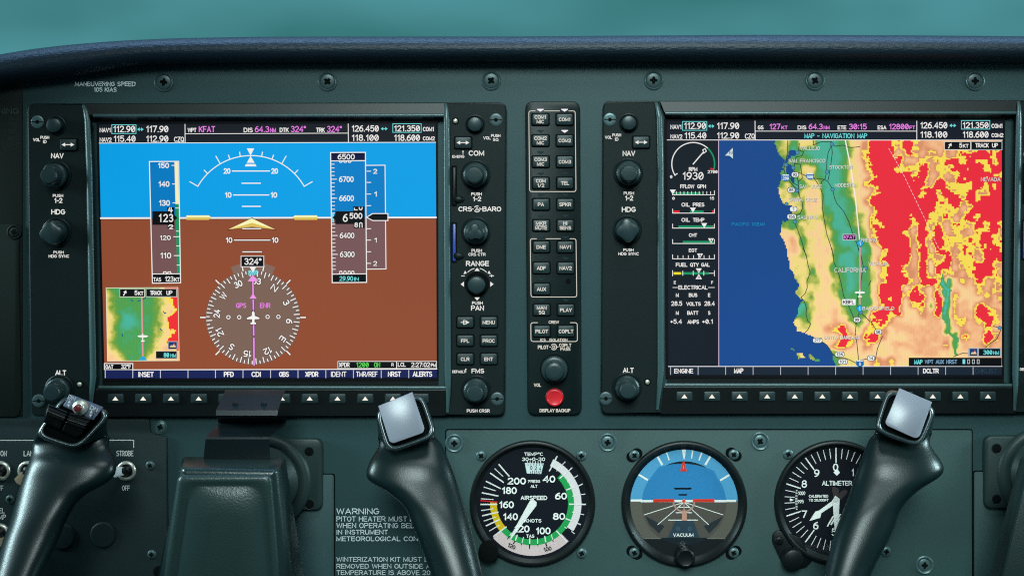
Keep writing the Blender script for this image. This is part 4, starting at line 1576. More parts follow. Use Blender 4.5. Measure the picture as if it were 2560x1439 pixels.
txt('FFLOW', 1700.5, 1736, 461, 471)
txt('GPH', 1743, 1765, 461, 471)
gbar(487, [1681.5 + 9.5 * i for i in range(11)], (1684, 1752))
ptr(1682, 486)
txt('0', 1680.5, 1687, 492, 499.5, 1.5)
txt('15', 1774, 1785.5, 492, 499.5, 1.5)
txt('OIL', 1703.5, 1725, 506.6, 516.5)
txt('PRES', 1732, 1761, 506.6, 516.5)
gbar(532.6, (), (1725, 1759), (1682.5, 1699))
b.rect(1780, 526, 1785, 531.5, C(228, 30, 48))
ptr(1732.3, 531)
txt('OIL', 1703.5, 1725, 544.6, 554.4)
txt('TEMP', 1732, 1761, 544.6, 554.4)
gbar(570, (), (1696, 1782))
b.rect(1782, 563.5, 1785.3, 569, C(228, 30, 48))
ptr(1760.5, 569.5)
txt('CHT', 1722, 1743, 583, 592)
gbar(608.5, (), (1707, 1783))
ptr(1777.5, 607.5, '3')
txt('EGT', 1722, 1743, 621, 630)
gbar(646.7, [1681.5 + 13.1 * i for i in range(8)])
ptr(1750, 645.5, '3')
txt('FUEL', 1689.5, 1718.5, 656.7, 666.5)
txt('QTY', 1725, 1747, 656.7, 666.5)
txt('GAL', 1753, 1774.5, 656.7, 666.5)
b.rect(1682, 682, 1786, 683.6, W_)
b.rect(1682.5, 680, 1685, 686, C(228, 60, 40))
b.rect(1685, 680, 1702, 686, C(240, 225, 30))
b.rect(1702, 680, 1772, 686, GN)
for x in (1681.5, 1707, 1733, 1759.5, 1786):
    b.line([(x, 677.5 if 1690 < x < 1780 else 676), (x, 688 if 1690 < x < 1780 else 689.5)], 1.7, W_)
ptr(1747, 682.5, 'L')
ptr(1747, 697.5, 'R', True)
txt('E', 1684.5, 1690, 702, 709.5, 1.4)
txt('F', 1778, 1783, 702, 709.5, 1.4)
b.line([(1682, 718.3), (1694, 718.3)], 1.4, W_)
b.line([(1771, 718.3), (1786, 718.3)], 1.4, W_)
txt('ELECTRICAL', 1696, 1769, 713, 723.3, 1.7)
txt('M', 1689.5, 1697, 732.5, 742)
txt('BUS', 1722, 1743.5, 732.5, 742)
txt('E', 1770, 1776, 732.5, 742)
txt('28.5', 1678, 1705.5, 752.5, 764)
txt('VOLTS', 1715.5, 1752, 754.5, 764)
txt('28.4', 1760.8, 1787, 752.5, 764)
txt('M', 1689.5, 1697, 777, 786.5)
txt('BATT', 1718, 1746, 777, 786.5)
txt('S', 1770, 1776, 777, 786.5)
txt('+5.4', 1675.5, 1705, 797.5, 809)
txt('AMPS', 1718.5, 1747.5, 799, 809)
txt('+0.1', 1755, 1782.5, 797.5, 809)
b.line([(1796.5, 351), (1797, 915)], 1.6, C(225, 195, 225))
scr_part('engine_gauges', b, scr2)

# the map itself
b = smb(.3)
big_map(b)
RD = C(45, 60, 55)
O1, O2, O3, O4 = (1790, 340), (2150, 340), (1790, 620), (2150, 620)
for o, q in ((O1, [(860, 55), (858, 200), (835, 300), (815, 390), (830, 460), (880, 540), (930, 600), (975, 640), (1000, 720), (1035, 800), (1040, 860), (1010, 930), (950, 950)]),
             (O1, [(1000, 90), (990, 170), (1050, 190), (1030, 240), (960, 250), (940, 330), (1010, 340), (1025, 420), (1035, 510), (985, 545), (990, 640), (1000, 710)]),
             (O1, [(940, 330), (935, 420), (970, 480), (990, 560)]), (O1, [(1170, 60), (1165, 110), (1260, 70), (1390, 70), (1400, 110)]), (O1, [(1390, 100), (1345, 200), (1330, 300), (1325, 430), (1310, 510), (1270, 545), (1255, 580)]),
             (O1, [(1385, 110), (1395, 200), (1375, 360), (1345, 530)]), (O1, [(1400, 100), (1430, 125), (1520, 110), (1610, 140), (1727, 130)]), (O1, [(1000, 440), (1080, 480), (1200, 510), (1300, 520), (1340, 545), (1400, 640), (1420, 740), (1450, 810), (1530, 900), (1590, 1020), (1640, 1170), (1690, 1290), (1720, 1400)]),
             (O1, [(1180, 510), (1250, 620), (1285, 720), (1275, 860), (1300, 1020), (1330, 1180), (1370, 1300), (1410, 1439)]), (O1, [(950, 1050), (1000, 1180), (1040, 1300), (1080, 1439)]),
             (O1, [(850, 440), (920, 560), (975, 590), (1000, 600)]),
             (O3, [(1080, 80), (1105, 210), (1130, 290), (1090, 400), (1095, 470), (1070, 540), (1020, 590), (1060, 640), (1085, 720), (1080, 800), (1100, 870), (1135, 910), (1100, 980), (1070, 1010)]), (O3, [(1040, 0), (1080, 80)]),
             (O3, [(1390, 0), (1415, 170), (1470, 300), (1500, 420), (1530, 570), (1590, 690), (1650, 830), (1680, 920), (1670, 1020), (1690, 1140), (1710, 1340)]), (O3, [(1710, 0), (1727, 50)]), (O4, [(10, 90), (40, 220), (10, 400), (5, 480)]),
             (O3, [(1700, 540), (1690, 680), (1720, 760), (1680, 920)]), (O3, [(1400, 1270), (1450, 1310), (1560, 1320), (1690, 1380)]), (O3, [(1270, 1120), (1330, 1160), (1400, 1270)]),
             (O4, [(0, 770), (60, 820), (110, 870), (140, 890), (175, 950), (200, 990)]), (O4, [(270, 1055), (210, 1200), (185, 1330), (100, 1320), (0, 1345)]), (O4, [(1690, 980), (1640, 1090), (1560, 1140), (1500, 1195)]), (O4, [(1300, 1262), (1230, 1258), (1120, 1300)]),
             (O4, [(1600, 935), (1640, 945), (1680, 960)]), (O4, [(130, 390), (105, 450)])):
    ribbon(b, q, 1.9, RD, o)
for o, x, y in ((O1, 1390, 97), (O1, 978, 200), (O1, 840, 348), (O1, 925, 380), (O1, 1330, 428), (O1, 1398, 640), (O1, 972, 652), (O1, 846, 815), (O1, 946, 1027), (O4, 72, 238), (O4, 8, 770), (O4, 1675, 955)):
    (X_, Y_), = pxy(o, [(x, y)])
    b.disc(X_, Y_, 5.2, C(40, 70, 80), 16)
    b.disc(X_, Y_, 4.0, C(78, 145, 180), 16)
scr_part('terrain_map', b, scr2)

b = smb(1.2)
ribbon(b, [(2113.5, 352), (2127, 420), (2139, 500), (2149, 600)], 3.0, C(250, 240, 235))
ribbon(b, [(2150, 612), (2149.5, 765)], 3.6, C(220, 150, 165))
q = pxy(O2, [(345, 150), (500, 420), (650, 730), (800, 1040), (950, 1360)])
for (xa, ya), (xb, yb2) in zip(q, q[1:]):
    n = 7
    for i in range(n):
        f0, f1 = i / n, (i + .6) / n
        b.line([(xa + (xb - xa) * f0, ya + (yb2 - ya) * f0), (xa + (xb - xa) * f1, ya + (yb2 - ya) * f1)], 1.1, C(250, 225, 225))
for x, y in ((2150.5, 608), (2149.5, 771)):
    b.poly([(x - 10.5, y), (x, y - 10.5), (x + 10.5, y), (x, y + 10.5)], col=C(20, 80, 120))
    b.poly([(x - 9, y), (x, y - 9), (x + 9, y), (x, y + 9)], col=C(35, 172, 228))
    b.line([(x - .5, y - 4), (x + .5, y + 4)], 1.2, W_)
b.poly([(2136, 731), (2140, 728.5), (2160, 728.5), (2163, 731), (2160, 733), (2140, 733)], col=W_)
b.line([(2149.5, 725), (2149.5, 741)], 2.0, W_)
b.rect(2144.5, 739.5, 2155, 742.5, W_)
scr_part('flight_route', b, scr2)

b = smb(1.8)
SH = C(70, 75, 70)


def name(s, x0, x1, y0, y1, o, col=C(226, 224, 220)):
    (xa, ya), (xb, yb2) = pxy(o, [(x0, y0), (x1, y1)])
    parts = s.split(' ')
    n = len(s)
    u = (xb - xa) / n
    k = 0
    for w in parts:
        lcd(b, w, xa + u * k + .8, xa + u * (k + len(w)) + .2, ya + .7, yb2 + .7, 1.4, SH)
        lcd(b, w, xa + u * k, xa + u * (k + len(w)) - .6, ya, yb2, 1.35, col)
        k += len(w) + 1


name('VALLEJO', 1010, 1250, 125, 170, O1)
name('SAN FRANCISCO', 870, 1315, 275, 320, O1)
name('STOCKTON', 1360, 1640, 352, 395, O1)
name('MODESTO', 1425, 1670, 568, 612, O1)
name('SAN JOSE', 1000, 1272, 583, 628, O1)
name('SANTA CRUZ', 868, 1212, 742, 786, O1)
name('SALINAS', 975, 1218, 952, 998, O1)
name('FRESNO', 10, 210, 1225, 1270, O2)
name('NEVADA', 1450, 1688, 495, 545, O2)
name('VISALIA', 100, 345, 165, 208, O4)
name('BAKERSFIELD', 30, 415, 700, 742, O4)
name('CALIFORNIA', 1420, 1800, 235, 290, O3)
name('SANTA BARBARA', 1285, 1735, 1050, 1092, O3)
lcd(b, 'PACIFIC', 1829.5, 1874, 556, 564.5, 1.3, C(20, 135, 185))
lcd(b, 'OCEAN', 1880, 1911.5, 556, 564.5, 1.3, C(20, 135, 185))
for o, s, x, y in ((O1, '92', 948, 463), (O1, '85', 903, 648), (O1, '1', 928, 876), (O1, '156', 908, 966), (O3, '217', 1217, 1105), (O3, '126', 1483, 1272), (O3, '101', 1520, 1360), (O3, '99', 1692, 857), (O4, '58', 218, 1003), (O4, '14', 133, 1318)):
    (X_, Y_), = pxy(o, [(x, y)])
    hw = 8.5 + (2.5 if len(s) == 3 else 0)
    for g_, c_ in ((1.2, C(50, 60, 55)), (0, C(238, 242, 240))):
        b.poly(rpoly(box4(X_ - hw - g_, Y_ - 5.8 - g_, X_ + hw + g_, Y_ + 5.8 + g_), 5.5, 0, 3), col=c_)
    tw = 2.7 * len(s)
    lcd(b, s, X_ - tw, X_ + tw, Y_ - 4, Y_ + 4, 1.7, C(35, 45, 45), slash=False)
for o, s, x, y in ((O1, '280', 836, 505), (O1, '580', 1128, 488), (O4, '5', 0, 1385)):
    (X_, Y_), = pxy(o, [(x, y)])
    b.poly([(X_ - 9.5, Y_ - 7.5), (X_ + 9.5, Y_ - 7.5), (X_ + 9.5, Y_ + 3), (X_ + 4, Y_ + 7.5), (X_ - 4, Y_ + 7.5), (X_ - 9.5, Y_ + 3)], col=C(25, 105, 175))
    b.rect(X_ - 8, Y_ - 9, X_ + 8, Y_ - 6, C(225, 235, 240))
    tw = 2.6 * len(s)
    lcd(b, s, X_ - tw, X_ + tw, Y_ - 3.5, Y_ + 4.5, 1.4, C(225, 238, 248))
(X_, Y_), = pxy(O1, [(1600, 1210)])
b.rect(2107, 585, 2140.5, 600.5, C(235, 225, 235))
b.rect(2108.3, 586.3, 2139.2, 599.2, C(25, 5, 25))
lcd(b, 'KFAT', 2110, 2137.5, 588.3, 597.3, 1.5, MG)
b.rect(2105.5, 747.5, 2139, 762, C(245, 245, 245))
lcd(b, 'KBFL', 2107.5, 2136, 750, 759.5, 1.8, C(10, 12, 14))
b.poly([(1833.5, 366.5), (1810, 390.5), (1823.5, 391), (1834.5, 401)], col=C(40, 60, 90))
b.poly([(1832, 369.5), (1812.5, 389), (1824, 389.5), (1832.5, 397)], col=C(205, 222, 232))
lcd(b, 'N', 1823.5, 1831, 378, 386, 1.5, C(30, 40, 50))
scr_part('map_lettering', b, scr2)

# overlays of the map
b = smb(2.0)
b.rect(2361, 354, 2427, 375.5, C(225, 225, 215))
b.rect(2362, 355, 2425.5, 373.5, BK)
b.rect(2427, 354, 2506, 375.5, C(160, 180, 190))
b.rect(2429, 355, 2504, 373.5, BK)
b.line([(2371.5, 370), (2376, 361)], 2.4, W_)
b.poly([(2378.5, 357.5), (2379, 365.5), (2371, 362)], col=W_)
lcd(b, '5', 2398, 2405.5, 357.5, 369.5, 2.0)
lcd(b, 'KT', 2407, 2421.5, 360, 369.5, 1.9)
lcd(b, 'TRACK', 2438, 2472, 358, 369, 1.9)
lcd(b, 'UP', 2480, 2495, 358, 369, 1.9)
scr_part('wind_box', b, scr2)

b = smb(2.0)
b.rect(2420.5, 869, 2504, 892, C(170, 178, 180))
hill_icon(b, 2424, 871, 2443.5, 888.5)
b.rect(2447, 871, 2500, 889, C(6, 16, 22))
lcd(b, '300', 2458, 2481, 874.5, 886, 1.9, CY)
lcd(b, 'NM', 2483, 2497.5, 877, 886, 1.8, CY)
scr_part('range_box', b, scr2)

b = smb(2.0)
b.rect(2272, 893.5, 2504, 914.5, BK)
lcd(b, 'MAP', 2285.5, 2306.5, 898.5, 910, 2.2, CY)
for s, x0, x1 in (('WPT', 2312, 2333.5), ('AUX', 2339, 2360), ('NRST', 2365.5, 2393)):
    lcd(b, s, x0, x1, 898.5, 909, 1.8, C(120, 165, 195))
b.rect(2406.5, 897.5, 2413, 909, C(120, 225, 235))
for x in (2419, 2431, 2443):
    b.line([(x, 898.5), (x + 5, 898.5), (x + 5, 908), (x, 908)], 1.6, C(190, 200, 205), True)
scr_part('page_bar', b, scr2)

b = smb(.6)
b.poly([(1671, 916), (2505, 915.5), (2504, 937), (1673, 937)], col=C(20, 34, 48))
b.line([(1671, 915.3), (2505, 915)], 2.0, C(220, 220, 225))
for i in range(12):
    x = 1676.5 + 68.75 * i
    b.line([(x, 917), (x, 935.5)], 1.6, C(190, 195, 205))
lcd(b, 'ENGINE', 1685.5, 1733, 921, 932.5, 2.0)
lcd(b, 'MAP', 1835, 1858.5, 920, 932.5, 2.6)
lcd(b, 'DCLTR', 2307.5, 2347, 920.5, 932.5, 2.4)
lcd(b, 'CHKLIST', 2437, 2492, 920.5, 932.5, 1.6, C(38, 58, 74))
scr_part('softkey_labels', b, scr2)

# ------------------------------------------------------------------ audio panel
AUD = thing('audio_panel', 'narrow black audio panel of small keys with a round red button, between the displays', 'audio panel', 1383, 640, 0)
b = MB(0)
b.prism([(1313, 254), (1450, 254), (1454, 1034), (1319, 1035)], 22, 0, 16, 5, 7)
obj('housing', b, M['bezel'], AUD)
ROWY = [299, 351.7, 404.6, 457.8, 511, 563.6, 617, 669.5, 722, 774, 827]
KEYS = [('COM1\nMIC', 'COM1'), ('COM2\nMIC', 'COM2'), ('COM3\nMIC', 'COM3'), ('COM\n1/2', 'TEL'), ('PA', 'SPKR'), ('_MKR\nMUTE', 'HI\nSENS'), ('DME', 'NAV1'), ('ADF', 'NAV2'), ('AUX', None), ('MAN\nSQ', 'PLAY'), ('PILOT', 'COPLT')]
LIT_ON = {(0, 0), (0, 1), (1, 1)}
for r, (y, pair) in enumerate(zip(ROWY, KEYS)):
    for c_, s in enumerate(pair):
        if s is None:
            continue
        x = (1351 if c_ == 0 else 1411.5) + 3.6 * r / 10
        key(AUD, x, y, 44, 30.5, shift_none, text=s, name='audio_key', d0=16, rise=7, tw=1.7)
        if r == 10:
            continue
        b = MB(16)
        on = (r, c_) in LIT_ON
        b.prism([(x - 8.5, y - 26.5), (x + 8.5, y - 26.5), (x + 8.5, y - 25), (x, y - 19.5), (x - 8.5, y - 25)], .5, 16, 16.8, .3, 1, col=C(250, 245, 255) if on else C(24, 44, 46))
        obj('annunciator_light', b, M['lit' if on else 'paint'], AUD, smooth=False)
b = MB(16)
LW = C(222, 218, 205)


def frame(x0, x1, y0, y1, lean, gaps):
    r = 6
    q = rpoly([(x0, y0), (x1, y0), (x1 + lean, y1), (x0 + lean, y1)], r, 0, 4)
    k = 5
    b.line([(gaps[-1], y0)] + q[k:] + q[:k] + [(gaps[0], y0)] if False else [(gaps[-1], y0)] + q[k:4 * k] + q[:k] + [(gaps[0], y0)], 1.7, LW, d=16.5)
    for a, c2 in zip(gaps[1:-1:2], gaps[2:-1:2]):
        b.line([(a, y0), (c2, y0)], 1.7, LW, d=16.5)


frame(1322, 1438, 277.5, 479, 2, [1338, 1361, 1399, 1422])
frame(1325.5, 1440, 596.5, 742, 2, [1341, 1365, 1401, 1425])
frame(1327, 1443, 806, 853, 0.5, [1343.5, 1426])
for s, x0, x1, y0, y1, w in (('CREW', 1371.5, 1397.5, 801, 808.5, 1.5), ('ICS', 1350.5, 1364, 845.5, 852.5, 1.4), ('ISOLATION', 1373.5, 1418.5, 845.5, 852.5, 1.4), ('PILOT', 1344.5, 1371.5, 862.5, 872, 1.7), ('COPLT', 1397.5, 1428.5, 858, 867, 1.6),
                             ('PASS', 1401, 1426, 868, 876, 1.6), ('VOL', 1334.5, 1353, 957.5, 966, 1.7), ('DISPLAY BACKUP', 1349, 1426, 1021, 1029.5, 1.8)):
    b.d = 16.5
    b.text(s, x0, x1, y0, y1, w, LW, step=.02)
b.ring(1384.5, 866.5, 6, 8, -60, 240, LW, d=16.5)
b.ring(1384.5, 866.5, 2, 3.8, 0, 360, LW, d=16.5)
b.rect(1373, 865.8, 1378, 867.4, LW, 16.5)
b.rect(1391, 865.8, 1396, 867.4, LW, 16.5)
obj('panel_lettering', b, M['lit'], AUD, smooth=False)
b = MB(16)
b.lathe(1420.5, 703, [(6.8, 16.2), (6, 16.4)], 24)
obj('jack_hole', b, M['gap'], AUD)
b = MB(16)
b.lathe(1386, 921, [(36, 16), (35, 17), (34, 16.5)], 40)
o = obj('dual_knob', b, M['gap'], AUD)
b = MB(16)
b.lathe(1386, 921, [(33, 16.5), (33, 34), (31.5, 39), (27, 41.5), (24, 41.5)], 120, lobes=40, depth=.012)
obj('outer_ring', b, M['knob'], o)
b = MB(16)
b.lathe(1386, 921, [(23.5, 41), (23, 66), (21.5, 71), (18, 73), (12, 73.5)], 96, lobes=32, depth=.012)
obj('inner_knob', b, M['knob'], o)
b = MB(16)
b.lathe(1386.7, 992, [(23.5, 16), (23, 18.5), (21, 20), (20, 18.5)], 40)
o = obj('display_backup_button', b, M['dark_red'], AUD)
b = MB(16)
b.lathe(1386.7, 992, [(21.5, 17), (21.3, 27), (20.2, 30), (18, 31), (16.6, 29.6), (15, 29)], 40)
obj('red_cap', b, M['red'], o)

# ------------------------------------------------------------------ round instruments


def instrument(name, label, cx, cy, R, r, screws, dark=False):
    t = thing(name, label, 'instrument', cx, cy, 4)
    b = MB(4)
    b.lathe(cx, cy, [(R, 4), (R, 12), (R - 1.5, 16), (R - 5, 18), (R - 9, 17.5), (r + 9, 12), (r + 3, 8), (r, 5.5)], 96, cap=False)
    obj('bezel_ring', b, M['black'], t)
    b = MB(4)
    b.disc(cx, cy, r + .5, n=72, d=6.6)
    obj('cover_glass', b, M['glass'], t, smooth=False)
    for x, y, rot in screws:
        if dark:
            s = MB(4)
            a = math.atan2(y - cy, x - cx)
            q = [(x + 9 * math.cos(a + math.pi / 2) * k + 14 * math.cos(th), y + 9 * math.sin(a + math.pi / 2) * k * .6 + 14 * math.sin(th)) for k, th in
                 [(1 if math.sin(th - a) > 0 else -1, th) for th in [2 * math.pi * i / 28 for i in range(28)]]]
            s.poly(q, 4.3)
            obj('adjusting_slot', s, M['gap'], t, smooth=False)
        screw(t, x, y, 13.2, 4.6, rot)
    return t


def dial(t, b):
    obj('dial_face', b, M['paint'], t, smooth=False)


PW = C(240, 238, 232)
DN = C(16, 22, 40)

# airspeed
ASI = instrument('airspeed_indicator', 'round airspeed dial with white, green and yellow arcs and a white needle', 1331, 1256, 157, 139, [(1203, 1138, 40), (1453, 1138, 5), (1454, 1381, 20)])
K = 3.797
a_ = lambda x, y: (1150 + x / K, 1060 + y / K)
b = MB()
b.d = 4.6
b.disc(1331, 1256, 139.5, C(13, 16, 26), 72)
cx, cy = a_(688, 752)
b.ring(cx, cy, 103, 130, 136, 229, C(226, 200, 198))
b.ring(cx, cy, 89, 104, 44, 229, C(40, 165, 84))
b.ring(cx, cy, 104, 122.5, 25, 124, C(238, 226, 226))
b.ring(cx, cy, 89, 106, 229, 273, C(228, 188, 32))
WT = PW


def tick(x0, y0, x1, y1, w=2.6, c=WT):
    b.line([a_(x0, y0), a_(x1, y1)], w, c)


for q in [(850, 440, 920, 305, 3.2), (370, 380, 465, 490, 3.2), (330, 420, 408, 492, 2), (290, 463, 412, 549, 3.2), (250, 540, 382, 606, 3.2), (228, 594, 335, 628, 2.2), (212, 648, 360, 678, 3.2), (202, 705, 315, 712, 2.2), (200, 758, 348, 758, 3.4),
          (203, 816, 315, 800, 2.2), (215, 865, 360, 832, 3.2), (230, 915, 335, 880, 2.2), (250, 960, 372, 903, 3.2), (280, 1010, 372, 955, 2.2), (320, 1060, 437, 972, 3.2),
          (948, 510, 1000, 468, 3.2), (1013, 620, 1082, 594, 3.2), (1125, 583, 1160, 566, 2.6), (1040, 756, 1190, 758, 3.4), (1008, 895, 1062, 914, 3.2), (1108, 934, 1142, 948, 2.6), (918, 1010, 1010, 1112, 3), (975, 380, 998, 354, 2),
          (1033, 440, 1062, 412, 2.6), (1088, 502, 1117, 485, 2), (1150, 665, 1186, 660, 2), (1140, 848, 1175, 855, 2), (1060, 1015, 1086, 1034, 2), (920, 440, 940, 412, 2), (1020, 544, 1040, 530, 2), (1070, 682, 1092, 678, 2), (1066, 832, 1090, 836, 2), (995, 972, 1012, 985, 2)]:
    tick(*q)
tick(199, 722, 350, 737, 3.2, C(215, 35, 45))
for x0, y0, x1, y1, xa, ya, w in ((488, 1030, 470, 1058, 450, 1085, 2), (543, 1050, 523, 1105, 508, 1128, 3), (602, 1070, 588, 1128, 582, 1142, 2), (662, 1080, 661, 1137, 660, 1172, 3), (735, 1075, 738, 1135, 740, 1152, 2), (805, 1062, 815, 1122, 822, 1152, 3), (868, 1045, 880, 1095, 886, 1110, 2)):
    tick(x0, y0, x1, y1, w)
    tick(x1, y1, xa, ya, w, C(14, 16, 22))
win = [a_(615, 365), a_(795, 370), a_(770, 470), a_(635, 465)]
b.poly(win, col=C(215, 228, 226))
for i in range(6):
    tick(640 + i * 25, 350, 642 + i * 25, 372, 1.7)
    tick(672 + i * 18, 440 if i % 2 else 446, 671 + i * 17, 466, 1.5, C(30, 40, 45))
    tick(645 + i * 27, 372, 646 + i * 27, 390, 1.3, C(30, 40, 45))


def at(s, x0, x1, y0, y1, w=2.2, c=PW, rot=0):
    (xa, ya), (xb, yb2) = a_(x0, y0), a_(x1, y1)
    b.text(s, xa, xb, ya, yb2, w, c, rot, step=.02)


at('0', 665, 688, 393, 430, 1.5, C(30, 40, 45))
at('2', 708, 730, 395, 432, 1.5, C(30, 40, 45))
at('4', 748, 772, 400, 437, 1.5, C(60, 130, 120))
at('TEMP*C', 610, 788, 265, 298, 1.9)
at('30+0-30', 588, 808, 313, 347, 1.9)
at('PRESS', 646, 762, 526, 552, 1.7)
at('ALT', 670, 735, 572, 600, 1.7)
at('AIRSPEED', 575, 828, 676, 716, 2.2)
at('KNOTS', 612, 773, 896, 930, 2.1)
at('TAS', 628, 706, 1043, 1075, 1.9)
for s, x0, x1, y0, y1 in (('200', 452, 626, 504, 570), ('180', 396, 540, 594, 660), ('160', 370, 512, 728, 794), ('140', 408, 550, 842, 908), ('120', 516, 660, 957, 1024), ('100', 718, 860, 976, 1042), ('80', 882, 998, 839, 905), ('60', 902, 1015, 647, 712), ('40', 786, 905, 485, 552)):
    at(s, x0, x1, y0, y1, 3.4)
at('120', 452, 528, 1133, 1172, 2.2, C(20, 20, 25), 24)
at('100', 792, 870, 1160, 1200, 2.2, C(20, 20, 25), -12)
dial(ASI, b)
b = MB()
b.loops([[(x, y, 5.2) for x, y in map(lambda q: a_(*q), [(690, 703), (728, 738), (726, 768), (508, 1058), (474, 1102), (484, 1050), (664, 722)])],
         [(x, y, 6.0) for x, y in map(lambda q: a_(*q), [(690, 703), (728, 738), (726, 768), (508, 1058), (474, 1102), (484, 1050), (664, 722)])]])
b.c = [PW] * len(b.f)
obj('needle', b, M['paint'], ASI, smooth=False)
b = MB(4)
b.lathe(1222, 1372, [(24, 8), (24, 40), (22, 44), (16, 45)], 120, lobes=30, depth=.035)
obj('setting_knob', b, M['gap'], ASI)

# attitude
ATT = instrument('attitude_indicator', 'round attitude dial with a blue upper half, red wing bars and VACUUM lettering', 1710, 1257.5, 157, 135, [(1586, 1137, 40), (1834, 1135, 40), (1586, 1380, 20), (1834, 1380, 25)], True)
K2 = 3.7975
h_ = lambda x, y: (1500 + x / K2, 1060 + y / K2)
b = MB()
b.d = 4.6
cx, cy = h_(798, 748)
b.disc(cx, cy, 135.5, C(22, 24, 26), 72)
yh = 1250.4


def seg(r, top, col, ycut, n=48):
    a = math.degrees(math.acos(max(-1, min(1, (cy - ycut) / r))))
    q = [(cx + r * math.sin(math.radians(t)), cy - r * math.cos(math.radians(t))) for t in (np.linspace(-a, a, n) if top else np.linspace(a, 360 - a, n))]
    b.poly(q, col=col)


seg(134.5, True, C(84, 158, 200), yh)
q_ = []
a0 = math.degrees(math.acos((cy - yh) / 134.5))
a1 = math.degrees(math.acos((cy - 1345) / 134.5))
q_ = [(cx + 134.5 * math.sin(math.radians(t)), cy - 134.5 * math.cos(math.radians(t))) for t in np.linspace(a0, a1, 20)] + [(cx - 134.5 * math.sin(math.radians(t)), cy - 134.5 * math.cos(math.radians(t))) for t in np.linspace(a1, a0, 20)]
b.poly(q_, col=C(96, 92, 82))
b.line([(1612, 1345), (1812, 1345)], 1.6, C(120, 120, 112))
for (x0, y0, x1, y1, w) in ((546, 306, 588, 378, 5), (632, 266, 655, 335, 3.2), (880, 246, 870, 318, 3.2), (966, 268, 941, 337, 3.2), (1046, 306, 1003, 378, 5), (374, 480, 448, 524, 4.6), (1222, 482, 1146, 528, 4.6)):
    b.line([h_(x0, y0), h_(x1, y1)], w, PW)
b.line([h_(300, 721), h_(392, 721)], 5.5, PW)
b.line([h_(1192, 725), h_(1284, 725)], 5.5, PW)
b.poly([h_(776, 240), h_(816, 240), h_(803, 330), h_(795, 330)], col=PW)
obj('bank_ring', b, M['paint'], ATT, smooth=False)
b = MB()
b.d = 5.0
b.disc(cx, cy, 105, C(20, 30, 36), 64)
q_ = [(cx + 105 * math.sin(math.radians(t)), cy - 105 * math.cos(math.radians(t))) for t in np.linspace(-86, -52, 12)]
q_ += [h_(x, y) for x, y in ((560, 402), (680, 378), (800, 370), (920, 385), (1050, 425), (1085, 445))]
q_ += [(cx + 105 * math.sin(math.radians(t)), cy - 105 * math.cos(math.radians(t))) for t in np.linspace(52, 86, 12)]
b.poly(q_, col=C(48, 128, 182))
q_ = [(cx + 105 * math.sin(math.radians(t)), cy - 105 * math.cos(math.radians(t))) for t in np.linspace(88, 145, 14)] + [(cx - 105 * math.sin(math.radians(t)), cy - 105 * math.cos(math.radians(t))) for t in np.linspace(145, 88, 14)]
b.poly(q_, col=C(84, 77, 70))
b.poly([h_(426, 865), h_(612, 965), h_(560, 1035), h_(470, 950)], col=C(40, 46, 50))
b.poly([h_(1170, 870), h_(985, 965), h_(1036, 1035), h_(1120, 950)], col=C(40, 46, 50))
b.line([h_(395, 727), h_(1190, 727)], 5.6, PW)
for x, y in ((420, 857), (548, 950), (1030, 950), (1168, 857)):
    b.line([h_(798, 738), h_(x, y)], 1.7, PW)
for x0, x1, y in ((650, 926, 907), (722, 870, 837), (748, 852, 785)):
    b.line([h_(x0, y), h_(x1, y)], 2.1, PW)
b.poly([h_(702, 600), h_(872, 600), h_(862, 617), h_(712, 617)], col=C(8, 10, 12))
b.poly([h_(742, 660), h_(830, 660), h_(822, 674), h_(750, 674)], col=C(8, 10, 12))
obj('horizon_ball', b, M['paint'], ATT, smooth=False)
b = MB()
b.d = 5.8
OR = C(226, 62, 42)
px_, py_ = h_(797, 727)
b.ring(px_, py_, 24.5, 28.5, 90, 270, C(176, 138, 124))
b.poly([h_(780, 815), h_(822, 815), h_(826, 912), h_(776, 912)], col=C(196, 142, 122))
b.line([h_(797, 740), h_(799, 815)], 3.2, C(176, 138, 124))
b.poly([h_(715, 914), h_(888, 914), h_(945, 1072), h_(645, 1072)], col=C(44, 62, 74))
for x in (740, 851):
    X_, Y_ = h_(x, 990)
    b.ring(X_, Y_, 3, 4.2, 0, 360, C(80, 104, 118), 16)
for x0, x1 in ((516, 695), (893, 1076)):
    b.line([h_(x0, 722), h_(x1, 721)], 7.6, OR)
    b.line([h_(x0 + 12, 722), h_(x1 - 12, 721)], 3.6, C(205, 48, 34))
b.disc(*h_(796, 727), 4.8, C(240, 160, 130), 18)
b.disc(*h_(796, 727), 3.8, OR, 18)
b.line([h_(793, 335), h_(818, 438), h_(768, 438)], 3.0, OR, True)
b.poly([h_(793, 335), h_(812, 432), h_(774, 432)], col=C(214, 60, 42))
b.poly([h_(793, 385), h_(800, 420), h_(786, 420)], col=C(120, 160, 190))
obj('miniature_aircraft', b, M['paint'], ATT, smooth=False)
b = MB()
b.d = 6.2
(xa, ya), (xb, yb2) = h_(693, 1032), h_(888, 1065)
b.text('VACUUM', xa, xb, ya, yb2, 2.0, PW)
obj('dial_lettering', b, M['paint'], ATT, smooth=False)
b = MB(4)
b.lathe(1710.5, 1383, [(24.5, 8), (24.5, 38), (23, 44), (19, 47), (17, 46)], 48)
obj('caging_knob', b, M['black'], ATT)

